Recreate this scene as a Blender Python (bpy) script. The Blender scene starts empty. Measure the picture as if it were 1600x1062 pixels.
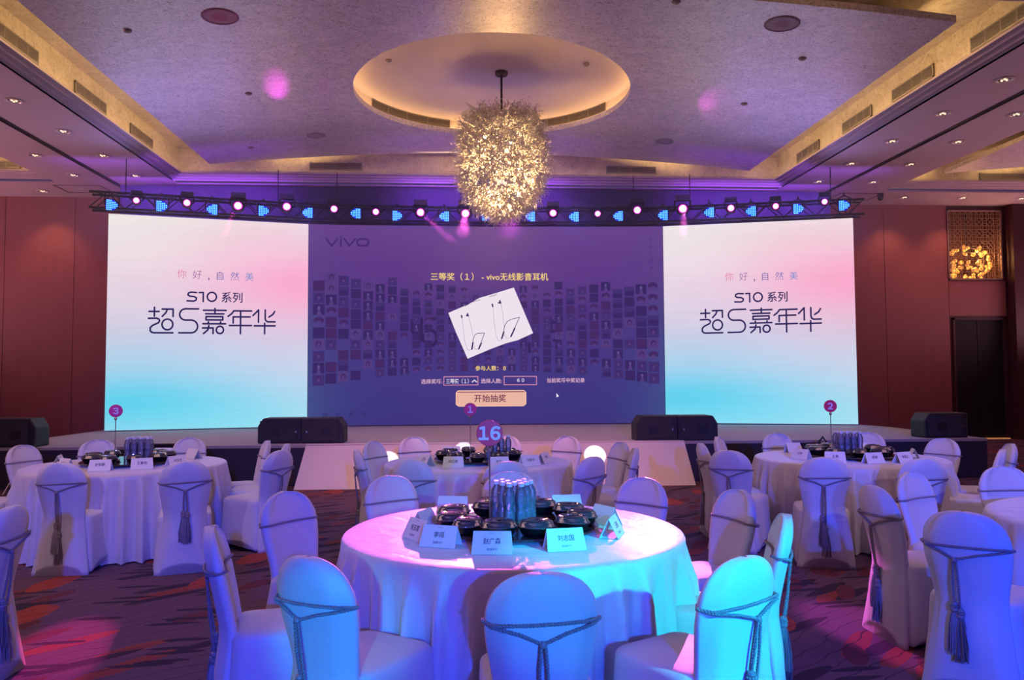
import bpy, math, random
from mathutils import Vector, Matrix
R = math.radians
rnd = random.Random(7)
sc = bpy.context.scene
col = sc.collection
PI = math.pi

# ------------------------------------------------------------ camera, world, lights, exposure
cam_d = bpy.data.cameras.new('camera'); cam = bpy.data.objects.new('camera', cam_d); col.objects.link(cam)
cam_d.sensor_width = 36.0; cam_d.lens = 36.0 * 1220 / 1600; cam_d.clip_end = 100
_p, _y, _r = math.atan(58 / 1220), math.atan(80 / 1220), 0.0052
_f = Vector((math.sin(_y) * math.cos(_p), math.cos(_y) * math.cos(_p), math.sin(_p)))
_rt = Vector((math.cos(_y), -math.sin(_y), 0)); _up = _rt.cross(_f)
_rt, _up = _rt * math.cos(_r) - _up * math.sin(_r), _up * math.cos(_r) + _rt * math.sin(_r)
cam.matrix_world = Matrix(((_rt.x, _up.x, -_f.x, 0), (_rt.y, _up.y, -_f.y, 0), (_rt.z, _up.z, -_f.z, 1.58), (0, 0, 0, 1)))
sc.camera = cam
w = bpy.data.worlds.new('world'); sc.world = w; w.use_nodes = True
w.node_tree.nodes['Background'].inputs[0].default_value = (.05, .03, .08, 1)
w.node_tree.nodes['Background'].inputs[1].default_value = 1
sc.view_settings.view_transform = 'Standard'; sc.view_settings.look = 'None'
sc.view_settings.gamma = 1; sc.view_settings.use_curve_mapping = False
sc.view_settings.exposure = 0.0
sc.cycles.max_bounces = 6; sc.cycles.diffuse_bounces = 3; sc.cycles.glossy_bounces = 3
sc.cycles.transmission_bounces = 5; sc.cycles.transparent_max_bounces = 8
sc.cycles.caustics_reflective = False; sc.cycles.caustics_refractive = False
sc.cycles.sample_clamp_indirect = 3; sc.cycles.use_denoising = True

def aim(o, to):
    o.rotation_euler = (Vector(to) - o.location).to_track_quat('-Z', 'Y').to_euler()
def area(loc, to, sx, sy, power, c, spread=180):
    l = bpy.data.lights.new('area_light', 'AREA'); l.shape = 'RECTANGLE'; l.size = sx; l.size_y = sy
    l.energy = power; l.color = c; l.spread = R(spread)
    o = bpy.data.objects.new('area_light', l); col.objects.link(o); o.location = loc; aim(o, to); return o
def spot(loc, to, deg, power, c, blend=.3, rad=.05):
    l = bpy.data.lights.new('spot_light', 'SPOT'); l.spot_size = R(deg); l.spot_blend = blend; l.energy = power
    l.color = c; l.shadow_soft_size = rad
    o = bpy.data.objects.new('spot_light', l); col.objects.link(o); o.location = loc; aim(o, to); return o
def point(loc, power, c, rad=.1):
    l = bpy.data.lights.new('point_light', 'POINT'); l.energy = power; l.color = c; l.shadow_soft_size = rad
    o = bpy.data.objects.new('point_light', l); col.objects.link(o); o.location = loc; return o

X0_, X1_ = -14.5, 15.6
XC = .53                                             # the hall's long axis
GOLD = (1, .62, .24)
# general room light: added areas, warm-pink overhead and violet fill behind the camera
area((XC - 3, 1.0, 5.4), (XC - 3, 3.0, 0), 5, 3, 12, (1, .5, .7))
area((XC + 5, 6.0, 5.5), (XC + 5, 6.2, 0), 4, 3, 75, (1, .55, .6))
area((XC - 5, 6.0, 5.5), (XC - 5, 6.2, 0), 4, 3, 100, (1, .58, .56))
area((XC, -4.2, 3.2), (XC, 8, 2.6), 9, 2, 80, (.36, .26, 1))
# added unseen uplights by the side walls, mauve fill for the ceiling
area((X0_ + .4, 12.3, 2.6), (X0_ + 6, 12.6, 7), 11, .4, 270, (1, .46, .6), 130)
area((X1_ - .4, 12.3, 2.6), (X1_ - 6, 12.6, 7), 11, .4, 170, (1, .46, .6), 130)
# front-of-house wash: blue over the near tables, cyan core on the middle table
spot((1.0, -4.8, 2.6), (.8, 3.6, .6), 50, 3000, (.01, .06, 1), .35, .08)
spot((3.6, -1.0, 2.8), (.95, 3.6, .55), 15, 2500, (.0, .6, .85), .5, .05)
spot((1.2, -2.4, 1.9), (.4, 3.5, .9), 13, 400, (.0, .75, .7), .6, .05)
spot((-.6, -2.6, 2.0), (-.5, 3.4, .5), 7, 700, (.0, .6, .8), .6, .05)
spot((2.0, -4.6, 2.6), (4.0, 3.9, .6), 22, 1500, (.01, .10, 1), .4, .08)
# added soft warm-pink fill from the front on the three rear tables
for a_, b_, p_ in (((-3.4, -3, 4.6), (-3.2, 7.6, .6), 420), ((.6, -3, 4.9), (.3, 7.9, .6), 260), ((3.6, -3, 4.6), (3.9, 7.4, .6), 420)):
    spot(a_, b_, 21, p_, (1, .72, .85), .9, .1)
# pink moving-head beams from the stage truss
spot((.1, 15.7, 4.95), (-.16, 4.05, .76), 5.5, 11000, (1, .12, .75), .35, .03)
spot((4.52, 15.4, 4.95), (1.22, 4.6, .76), 4.0, 8000, (1, .16, .8), .5, .03)
spot((-4.3, 15.2, 4.9), (-2.35, 4.75, 0), 3.4, 9000, (1, .04, .35), .6, .03)
spot((-.81, 15.7, 4.9), (2.55, 4.95, .2), 4.0, 9000, (1, .1, .8), .5, .03)

spot((.97, 15.7, 4.95), (.35, 4.25, .76), 11, 2600, (.9, .08, 1), .5, .05)
# wide pink fill added overhead for the stage front, tight white beams on the ramp
spot((.5, 6.0, 5.6), (.5, 11.6, .3), 52, 900, (1, .34, .34), .8, .2)
for tx_, tz_, dg_ in ((.04, .54, .9), (-1.07, .36, 1.3), (1.98, .42, 1.25)):
    spot((tx_ * .6, -3.0, 5.0), (tx_, 11.52, tz_), dg_, 14000, (1, .95, 1), .1, .01)
for x_ in (-5.5, .5, 6.5):  # added violet fill: drape glow in place of haze, and ceiling uplight
    area((x_, 16.3, 5.5), (x_, 17, 5.0), 3.5, .2, 60, (.3, .06, 1))
    area((x_, 15.2, 5.3), (x_, 16, 5.78), 4.5, .3, 14, (.35, .1, 1))

# ------------------------------------------------------------ helpers
class MB:
    def __init__(s): s.v = []; s.f = []; s.m = []
    def add(s, vs, fs, mi=0):
        n = len(s.v); s.v += [tuple(p) for p in vs]; s.f += [[i + n for i in f] for f in fs]; s.m += [mi] * len(fs); return s
    def box(s, x0, x1, y0, y1, z0, z1, mi=0):
        return s.add([(x0,y0,z0),(x1,y0,z0),(x1,y1,z0),(x0,y1,z0),(x0,y0,z1),(x1,y0,z1),(x1,y1,z1),(x0,y1,z1)],
              [(0,3,2,1),(4,5,6,7),(0,1,5,4),(1,2,6,5),(2,3,7,6),(3,0,4,7)], mi)
    def rings(s, rings, cap0=True, cap1=True, mi=0, closed=True):
        n = len(rings[0]); vs = [p for r in rings for p in r]; fs = []
        for i in range(len(rings) - 1):
            for j in range(n if closed else n - 1):
                k = (j + 1) % n; fs.append((i*n+j, i*n+k, (i+1)*n+k, (i+1)*n+j))
        if cap0: fs.append(tuple(reversed(range(n))))
        if cap1: fs.append(tuple((len(rings)-1)*n + j for j in range(n)))
        return s.add(vs, fs, mi)
    def lathe(s, prof, n=16, c=(0,0,0), mi=0, sx=1, sy=1):
        return s.rings([[(c[0]+r*sx*math.cos(2*PI*j/n), c[1]+r*sy*math.sin(2*PI*j/n), c[2]+z) for j in range(n)] for r, z in prof], mi=mi)
    def tube(s, pts, r, n=6, mi=0, cap=True):
        pts = [Vector(p) for p in pts]; rs = r if isinstance(r, (list, tuple)) else [r]*len(pts)
        rg = []; up = None
        for i, p in enumerate(pts):
            t = (pts[min(i+1, len(pts)-1)] - pts[max(i-1, 0)])
            if t.length < 1e-9: t = Vector((0,0,1))
            t.normalize()
            if up is None: up = t.orthogonal().normalized()
            up = (up - t*up.dot(t)); up = up.normalized() if up.length > 1e-6 else t.orthogonal().normalized()
            b = t.cross(up)
            rg.append([tuple(p + up*rs[i]*math.cos(2*PI*j/n) + b*rs[i]*math.sin(2*PI*j/n)) for j in range(n)])
        return s.rings(rg, cap, cap, mi)
    def sphere(s, c, r, n=10, m=6, mi=0, sz=1):
        return s.lathe([(max(r*math.sin(PI*i/m), r*.02), -r*sz*math.cos(PI*i/m)) for i in range(m+1)], n, c, mi)
    def mesh(s, name, mats, smooth=False):
        me = bpy.data.meshes.new(name); me.from_pydata(s.v, [], s.f)
        for m in (mats if isinstance(mats, (list, tuple)) else [mats]): me.materials.append(m)
        if len(me.materials) > 1: me.polygons.foreach_set('material_index', s.m)
        if smooth: me.polygons.foreach_set('use_smooth', [True]*len(me.polygons))
        me.update(); return me
    def obj(s, name, mats, parent=None, smooth=False, **k):
        return ob(name, s.mesh(name, mats, smooth), parent, **k)
def ob(name, me, parent=None, loc=(0,0,0), rz=0, rot=None, kind=None, label=None, cat=None, group=None):
    o = bpy.data.objects.new(name, me); col.objects.link(o); o.location = loc
    o.rotation_euler = rot if rot is not None else (0, 0, rz)
    if parent is not None: o.parent = parent
    if kind: o['kind'] = kind
    if label: o['label'] = label
    if cat: o['category'] = cat
    if group: o['group'] = group
    return o
def thing(name, label, cat, loc=(0,0,0), rz=0, group=None):
    return ob(name, None, None, loc, rz, label=label, cat=cat, group=group)
def copy_tree(o, parent=None):
    c = o.copy(); col.objects.link(c)
    if parent is not None: c.parent = parent
    for ch in list(kids.get(o.name, [])): copy_tree_child(ch, c)
    return c
def copy_tree_child(ch, p):
    c = ch.copy(); col.objects.link(c); c.parent = p
    for g in kids.get(ch.name, []): copy_tree_child(g, c)
kids = {}
def index_kids(o):
    kids[o.name] = [c for c in bpy.data.objects if c.parent == o]
    for c in kids[o.name]: index_kids(c)

def mat(name, c=(.5,.5,.5), rough=.5, metal=0, emit=None, es=1, **k):
    m = bpy.data.materials.new(name); m.use_nodes = True; b = m.node_tree.nodes['Principled BSDF']
    b.inputs['Base Color'].default_value = (*c, 1); b.inputs['Roughness'].default_value = rough; b.inputs['Metallic'].default_value = metal
    if emit: b.inputs['Emission Color'].default_value = (*emit, 1); b.inputs['Emission Strength'].default_value = es
    for kk, v in k.items():
        b.inputs[kk.replace('_', ' ')].default_value = v
    return m
class N:
    """small node-graph helper"""
    def __init__(s, m): s.t = m.node_tree; s.b = s.t.nodes['Principled BSDF']
    def n(s, typ, **k):
        x = s.t.nodes.new(typ)
        for a, v in k.items():
            if a.startswith('i_'): x.inputs[a[2:].replace('_', ' ')].default_value = v
            else: setattr(x, a, v)
        return x
    def l(s, a, b): s.t.links.new(a, b)
    def coord(s, scale=(1,1,1), rot=(0,0,0), kind='Object'):
        tc = s.n('ShaderNodeTexCoord'); mp = s.n('ShaderNodeMapping'); mp.inputs['Scale'].default_value = scale; mp.inputs['Rotation'].default_value = rot
        s.l(tc.outputs[kind], mp.inputs['Vector']); return mp.outputs[0]
    def noise(s, vec, scale, detail=3, dist=0, rough=.5):
        x = s.n('ShaderNodeTexNoise'); x.inputs['Scale'].default_value = scale; x.inputs['Detail'].default_value = detail
        x.inputs['Distortion'].default_value = dist; x.inputs['Roughness'].default_value = rough
        if vec: s.l(vec, x.inputs['Vector'])
        return x
    def ramp(s, fac, stops, interp='LINEAR'):
        x = s.n('ShaderNodeValToRGB'); x.color_ramp.interpolation = interp; e = x.color_ramp.elements
        while len(e) < len(stops): e.new(.5)
        for i, (p, c) in enumerate(stops):
            e[i].position = p; e[i].color = (*c, 1) if len(c) == 3 else c
        s.l(fac, x.inputs[0]); return x
    def mix(s, fac, a, b, mode='MIX'):
        x = s.n('ShaderNodeMix', data_type='RGBA', blend_type=mode)
        for v, i in ((fac, 0), (a, 6), (b, 7)):
            if hasattr(v, 'links'): s.l(v, x.inputs[i])
            elif i == 0: x.inputs[0].default_value = v
            else: x.inputs[i].default_value = (*v, 1)
        return x.outputs[2]
    def math(s, op, a, b=None):
        x = s.n('ShaderNodeMath', operation=op)
        for i, v in enumerate((a, b)):
            if v is None: continue
            if hasattr(v, 'links'): s.l(v, x.inputs[i])
            else: x.inputs[i].default_value = v
        return x.outputs[0]
    def bump(s, h, strength=.3, dist=.01):
        x = s.n('ShaderNodeBump'); x.inputs['Strength'].default_value = strength; x.inputs['Distance'].default_value = dist
        s.l(h, x.inputs['Height']); s.l(x.outputs[0], s.b.inputs['Normal'])
    def color(s, c): s.l(c, s.b.inputs['Base Color'])

def lin(r, g, b):
    f = lambda v: (v/255/12.92) if v/255 <= .04045 else ((v/255+.055)/1.055)**2.4
    return (f(r), f(g), f(b))
def emis(name, c, s=1.0):
    m = mat(name, (0.01,0.01,0.01), .6, emit=c, es=s); return m

# ------------------------------------------------------------ materials
M = {}
# leaf-textured silver paper on the ceiling raft
m = M['leaf'] = mat('silver_leaf', rough=.42, metal=.3); g = N(m); v = g.coord((1, 1.3, 1))
a = g.noise(v, 3.2, 6, 1.2, .7); b = g.noise(v, 13, 4, 2.4, .75)
c1 = g.ramp(a.outputs[0], [(.3, (.7, .66, .68)), (.7, (.9, .86, .87))]).outputs[0]
c2 = g.ramp(b.outputs[0], [(.33, (.22, .22, .24)), (.5, (1, 1, 1))]).outputs[0]
g.color(g.mix(.8, c1, c2, 'MULTIPLY')); g.bump(b.outputs[0], .25, .004)
# gold-lit leaf paper of the coffer sides
m = M['gold'] = mat('gold_leaf_paper', rough=.45, metal=.15); g = N(m); v = g.coord((1, 1, 1))
a = g.noise(v, 2.5, 5, 1.5, .7); b = g.noise(v, 13, 4, 2.2, .7)
c1 = g.ramp(a.outputs[0], [(.3, (.5, .42, .32)), (.7, (.72, .64, .5))]).outputs[0]
c2 = g.ramp(b.outputs[0], [(.32, (.5, .45, .4)), (.5, (1, 1, 1))]).outputs[0]
g.color(g.mix(.75, c1, c2, 'MULTIPLY')); g.bump(b.outputs[0], .25, .004)
M['plaster'] = mat('ceiling_plaster', (.6, .5, .52), .75)
M['domeplaster'] = mat('dome_plaster', (.66, .55, .5), .7)
M['black'] = mat('black_paint', (.012, .012, .016), .5)
M['darkmetal'] = mat('dark_metal', (.04, .035, .045), .4, .6)
M['steel'] = mat('brushed_steel', (.55, .55, .58), .3, 1)
M['truss'] = mat('truss_aluminium', (.03, .03, .035), .5, .3)
M['grille'] = mat('vent_grille', (.34, .29, .26), .5, .3)
M['ventdark'] = mat('vent_shadow', (.03, .025, .02), .8)
M['trimring'] = mat('downlight_trim', (.75, .68, .64), .35, .2)
M['lamp'] = emis('dim_lamp', (1, .72, .5), 1.6)
# wood wall panels
m = M['wood'] = mat('red_brown_veneer', rough=.42); g = N(m); v = g.coord((3, 3, .25))
a = g.noise(v, 4, 5, .6); g.color(g.ramp(a.outputs[0], [(.25, (.34, .128, .12)), (.75, (.39, .146, .134))]).outputs[0])
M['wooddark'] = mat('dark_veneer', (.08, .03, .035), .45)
M['door'] = mat('dark_door', (.006, .006, .016), .6)
# carpet
m = M['carpet'] = mat('patterned_carpet', rough=.95); g = N(m)
base = g.coord((1, 1, 1))
nz = g.noise(base, 60, 2); nz2 = g.noise(base, .8, 2)
cur = g.mix(nz2.outputs[0], (.115, .06, .125), (.15, .075, .14))
cur = g.mix(.25, cur, g.ramp(nz.outputs[0], [(.3, (.45, .45, .45)), (.7, (1, 1, 1))]).outputs[0], 'MULTIPLY')
def blades(rot, scale, off, thr, colour, gate, cur, soft=.012):
    tc = g.n('ShaderNodeTexCoord'); mp = g.n('ShaderNodeMapping'); mp.inputs['Rotation'].default_value = (0, 0, rot); mp.vector_type = 'TEXTURE'
    mp.inputs['Scale'].default_value = (1/scale[0], 1/scale[1], 1); mp.inputs['Location'].default_value = off
    g.l(tc.outputs['Object'], mp.inputs['Vector'])
    vo = g.n('ShaderNodeTexVoronoi'); vo.inputs['Scale'].default_value = 1; vo.inputs['Randomness'].default_value = .8
    vo.voronoi_dimensions = '2D'
    wob = g.noise(mp.outputs[0], 1.3, 1)
    vv = g.n('ShaderNodeVectorMath', operation='ADD'); g.l(mp.outputs[0], vv.inputs[0])
    sc_ = g.n('ShaderNodeVectorMath', operation='SCALE'); g.l(wob.outputs['Color'], sc_.inputs[0]); sc_.inputs['Scale'].default_value = .35
    g.l(sc_.outputs[0], vv.inputs[1]); g.l(vv.outputs[0], vo.inputs['Vector'])
    inside = g.math('LESS_THAN', vo.outputs['Distance'], thr)
    sep = g.n('ShaderNodeSeparateColor'); g.l(vo.outputs['Color'], sep.inputs[0])
    gt = g.math('LESS_THAN', sep.outputs[0], gate)
    fac = g.math('MULTIPLY', inside, gt)
    return g.mix(fac, cur, colour)
cur = blades(R(48), (1.1, 4.2, 1), (3.3, 1.2, 0), .30, (.26, .045, .045), .33, cur)
cur = blades(R(38), (1.1, 6.0, 1), (.3, 7.2, 0), .30, (.03, .014, .045), .45, cur)
cur = blades(R(66), (1.5, 4.2, 1), (7.3, 2.2, 0), .28, (.13, .025, .05), .35, cur)
cur = blades(R(6), (1.6, 9.0, 1), (1.3, .2, 0), .26, (.025, .012, .04), .4, cur)
cur = blades(R(84), (1.25, 2.3, 1), (5.2, 2.4, 0), .30, (.33, .05, .04), .16, cur)
# thin crooked lines running across the carpet
mpv = g.coord((1, 1, 1), (0, 0, R(-38)))
wv = g.n('ShaderNodeTexWave', wave_type='BANDS', bands_direction='Y'); wv.inputs['Scale'].default_value = 2.6
wv.inputs['Distortion'].default_value = 9; wv.inputs['Detail'].default_value = 3; wv.inputs['Detail Scale'].default_value = .55
g.l(mpv, wv.inputs['Vector'])
ln = g.math('LESS_THAN', wv.outputs['Fac'], .010)
cur = g.mix(g.math('MULTIPLY', ln, .8), cur, (.02, .01, .03))
g.color(cur); g.bump(nz.outputs[0], .3, .003)
# fabrics
def fabric(name, c, rough, nscale, bstr, dist, sheen=.3, aniso=(1,1,1)):
    m = mat(name, c, rough); g = N(m); v = g.coord(aniso); a = g.noise(v, nscale, 4, .4); g.bump(a.outputs[0], bstr, dist)
    g.b.inputs['Sheen Weight'].default_value = sheen; return m
M['spandex'] = fabric('white_spandex', (.68, .67, .72), .5, 6, .5, .014, .2)
M['cloth'] = fabric('pale_velvet_cloth', (.66, .62, .64), .42, 7, .6, .02, .6, (1, 1, .6))
M['cord'] = mat('silver_cord', (.30, .26, .28), .5, .1)
M['carpetstage'] = fabric('stage_carpet', (.36, .32, .32), .85, 40, .2, .003)
M['skirt'] = mat('stage_skirt', (.025, .022, .04), .7)
m = M['ramp'] = mat('white_ramp_board', (.72, .68, .68), .32)
M['speaker'] = mat('speaker_cabinet', (.018, .018, .028), .55)
M['grillecloth'] = mat('speaker_grille', (.03, .03, .04), .75)
M['card'] = mat('white_card', (.82, .82, .82), .55)
M['ink'] = mat('dark_ink', (.01, .01, .04), .6)
M['inkgrey'] = mat('grey_ink', (.25, .25, .32), .6)
M['redsign'] = mat('crimson_disc', (.75, .02, .08), .3)
M['signnum'] = mat('pale_number', (.8, .76, .85), .35)
M['glassplate'] = mat('dark_glass', (.03, .025, .04), .06)
M['tray'] = mat('black_plastic_tray', (.01, .01, .012), .25)
M['food'] = mat('dark_red_food', (.09, .02, .015), .5)
def thin_clear(name, tint, refl, milk):
    m = bpy.data.materials.new(name); m.use_nodes = True; t = m.node_tree; t.nodes.clear()
    o = t.nodes.new('ShaderNodeOutputMaterial'); tr = t.nodes.new('ShaderNodeBsdfTransparent'); gl = t.nodes.new('ShaderNodeBsdfGlossy'); df = t.nodes.new('ShaderNodeBsdfDiffuse')
    lw = t.nodes.new('ShaderNodeLayerWeight'); lw.inputs[0].default_value = refl; a = t.nodes.new('ShaderNodeMixShader'); b = t.nodes.new('ShaderNodeMixShader')
    tr.inputs[0].default_value = (*tint, 1); gl.inputs['Roughness'].default_value = .05; df.inputs[0].default_value = (.6, .66, .95, 1)
    a.inputs[0].default_value = milk; t.links.new(tr.outputs[0], a.inputs[1]); t.links.new(df.outputs[0], a.inputs[2])
    t.links.new(lw.outputs['Fresnel'], b.inputs[0]); t.links.new(a.outputs[0], b.inputs[1]); t.links.new(gl.outputs[0], b.inputs[2]); t.links.new(b.outputs[0], o.inputs[0]); return m
M['clear'] = thin_clear('clear_plastic_lid', (.9, .88, .93), .55, .06)
M['bottle'] = thin_clear('clear_bottle_plastic', (.84, .88, .97), .45, .2)
M['bcap'] = mat('pale_bottle_cap', (.8, .82, .85), .4)
M['brass'] = mat('brass_lattice', (.42, .3, .24), .45, .4)
M['woodtop'] = mat('table_ply', (.35, .25, .16), .6)

# ------------------------------------------------------------ room shell
ZC = 5.78; YB = 18.45; X0, X1, Y0 = -14.5, 15.6, -6.0
b = MB(); b.box(X0, X1, Y0, YB + 1.5, -.1, 0); b.obj('floor', M['carpet'], kind='structure')
wl = MB().box(X0 - .15, X0, Y0, YB + 1.5, 0, 7).obj('wall_left', M['wood'], kind='structure')
wr = MB().box(X1, X1 + .15, Y0, YB + 1.5, 0, 7).obj('wall_right', M['wood'], kind='structure')
MB().box(X0, X1, Y0 - .15, Y0, 0, 7).obj('wall_rear', M['wood'], kind='structure')
LX0, LX1, LZ0, LZ1 = 12.02, 13.42, 3.93, 5.66
DX0, DX1, DZ1 = 12.10, 13.46, 2.98
b = MB()
b.box(X0, DX0, YB + .03, YB + .2, 0, 6); b.box(DX1, X1, YB + .03, YB + .2, 0, 6)
b.box(DX0, DX1, YB + .03, YB + .2, DZ1, LZ0); b.box(DX0, DX1, YB + .03, YB + .2, LZ1, 6)
wb = b.obj('wall_back', M['wooddark'], kind='structure')
# veneer panels on the back wall, open joints between them
xs = [X0, -12.2, -10.4, -8.86, -7.1, -5.3, -3.5, -1.7, .1, 1.9, 3.7, 5.5, 7.3, 8.75, 10.4, 12.02]
for i in range(len(xs) - 1):
    MB().box(xs[i] + .006, xs[i+1] - .006, YB, YB + .03, .12, ZC).obj('veneer_panel', M['wood'], wb)
MB().box(12.026, 13.49, YB, YB + .03, DZ1 + .05, LZ0 - .03).obj('veneer_panel', M['wood'], wb)
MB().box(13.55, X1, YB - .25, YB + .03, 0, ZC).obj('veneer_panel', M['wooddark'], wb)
MB().box(X0, DX0, YB - .025, YB, 0, .12).obj('baseboard_back', M['wooddark'], kind='structure')
# door in the back wall
d = MB().box(DX0, DX1, YB + .06, YB + .12, 0.02, DZ1).obj('door_1', M['door'], kind='structure')
MB().box(DX0 - .0, DX0 + .05, YB - .01, YB + .1, 0, DZ1).box(DX1 - .05, DX1, YB - .01, YB + .1, 0, DZ1).box(DX0, DX1, YB - .01, YB + .1, DZ1 - .05, DZ1).obj('door_frame', M['wooddark'], d)
MB().box(DX0 + .66, DX0 + .68, YB + .05, YB + .13, .02, DZ1 - .05).obj('meeting_stile', M['black'], d)
MB().tube([(DX0 + .58, YB + .03, .9), (DX0 + .58, YB, .95), (DX0 + .58, YB, 1.3), (DX0 + .58, YB + .03, 1.35)], .012).obj('door_handle', M['darkmetal'], d)
MB().box(DX0 + .75, DX1 + .0, YB - .03, YB + .05, 0, .03).obj('gap_light_strip', mat('door_gap_glow', (.7, .35, .15), .4, .3, emit=(1, .4, .15), es=.35), d)  # glowing strip standing in for the line of light under the door
# fretwork window over the door, lit room behind
rec = MB().box(LX0 - .3, LX1 + .3, YB + 1.3, YB + 1.35, LZ0 - .3, LZ1 + .3).box(LX0 - .35, LX0 - .3, YB + .2, YB + 1.35, LZ0 - .3, LZ1 + .3)
rec.box(LX1 + .3, LX1 + .35, YB + .2, YB + 1.35, LZ0 - .3, LZ1 + .3).box(LX0 - .35, LX1 + .35, YB + .2, YB + 1.35, LZ0 - .35, LZ0 - .3).box(LX0 - .35, LX1 + .35, YB + .2, YB + 1.35, LZ1 + .3, LZ1 + .35)
rec.obj('wall_niche', mat('niche_wall', (.16, .07, .06), .7), kind='structure')
fw = thing('fretwork_screen', 'square gold fretwork window panel high on the back wall over the dark door', 'screen', (LX0, YB, LZ0))
W, H = LX1 - LX0, LZ1 - LZ0
MB().box(0, W, -.03, .02, 0, .03).box(0, W, -.03, .02, H - .03, H).box(0, .03, -.03, .02, 0, H).box(W - .03, W, -.03, .02, 0, H).obj('frame', M['brass'], fw)
lt = MB(); nx, nz_ = 5, 6; cx, cz = W / nx, H / nz_
def bar(p, q, r=.007): lt.tube([(p[0], 0, p[1]), (q[0], 0, q[1])], r, 4, cap=False)
for i in range(nx):
    for j in range(nz_):
        ox, oz = (i + .5) * cx, (j + .5) * cz
        k1, k2 = .40, .17
        oc = [(k1, k2), (k2, k1), (-k2, k1), (-k1, k2), (-k1, -k2), (-k2, -k1), (k2, -k1), (k1, -k2)]
        P = [(ox + a * cx, oz + c * cz) for a, c in oc]
        for q in range(8): bar(P[q], P[(q + 1) % 8])
        bar((ox + .17*cx, oz + .5*cz), (ox + .17*cx, oz - .5*cz)); bar((ox - .17*cx, oz + .5*cz), (ox - .17*cx, oz - .5*cz))
        bar((ox + .5*cx, oz + .17*cz), (ox - .5*cx, oz + .17*cz)); bar((ox + .5*cx, oz - .17*cz), (ox - .5*cx, oz - .17*cz))
        for sx in (-1, 1):
            for sz in (-1, 1): bar((ox + sx*.28*cx, oz + sz*.28*cz), (ox + sx*.5*cx, oz + sz*.5*cz))
lt.obj('fretwork', M['brass'], fw)
gl = thing('glass_pendant', 'glowing golden glass pendant seen through the fretwork window', 'lamp', (12.92, YB + .6, 4.4))
gm = mat('amber_glass', (1, .6, .2), .2, emit=(1, .42, .08), es=.75)
for i in range(90):
    a = rnd.random() * 2 * PI; zz = rnd.uniform(-.45, .42); rr = .55 * math.sqrt(max(.05, 1 - (zz/.5)**2))
    MB().sphere((rr*math.cos(a), rr*math.sin(a)*.7, zz), rnd.uniform(.035, .06), 8, 5).obj('glass_bead', gm, gl, smooth=True)
MB().tube([(0, 0, .2), (0, 0, 1.58)], .015).obj('stem', M['darkmetal'], gl)
point((12.9, YB + .3, 4.5), 40, (1, .5, .15), .1)

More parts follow.
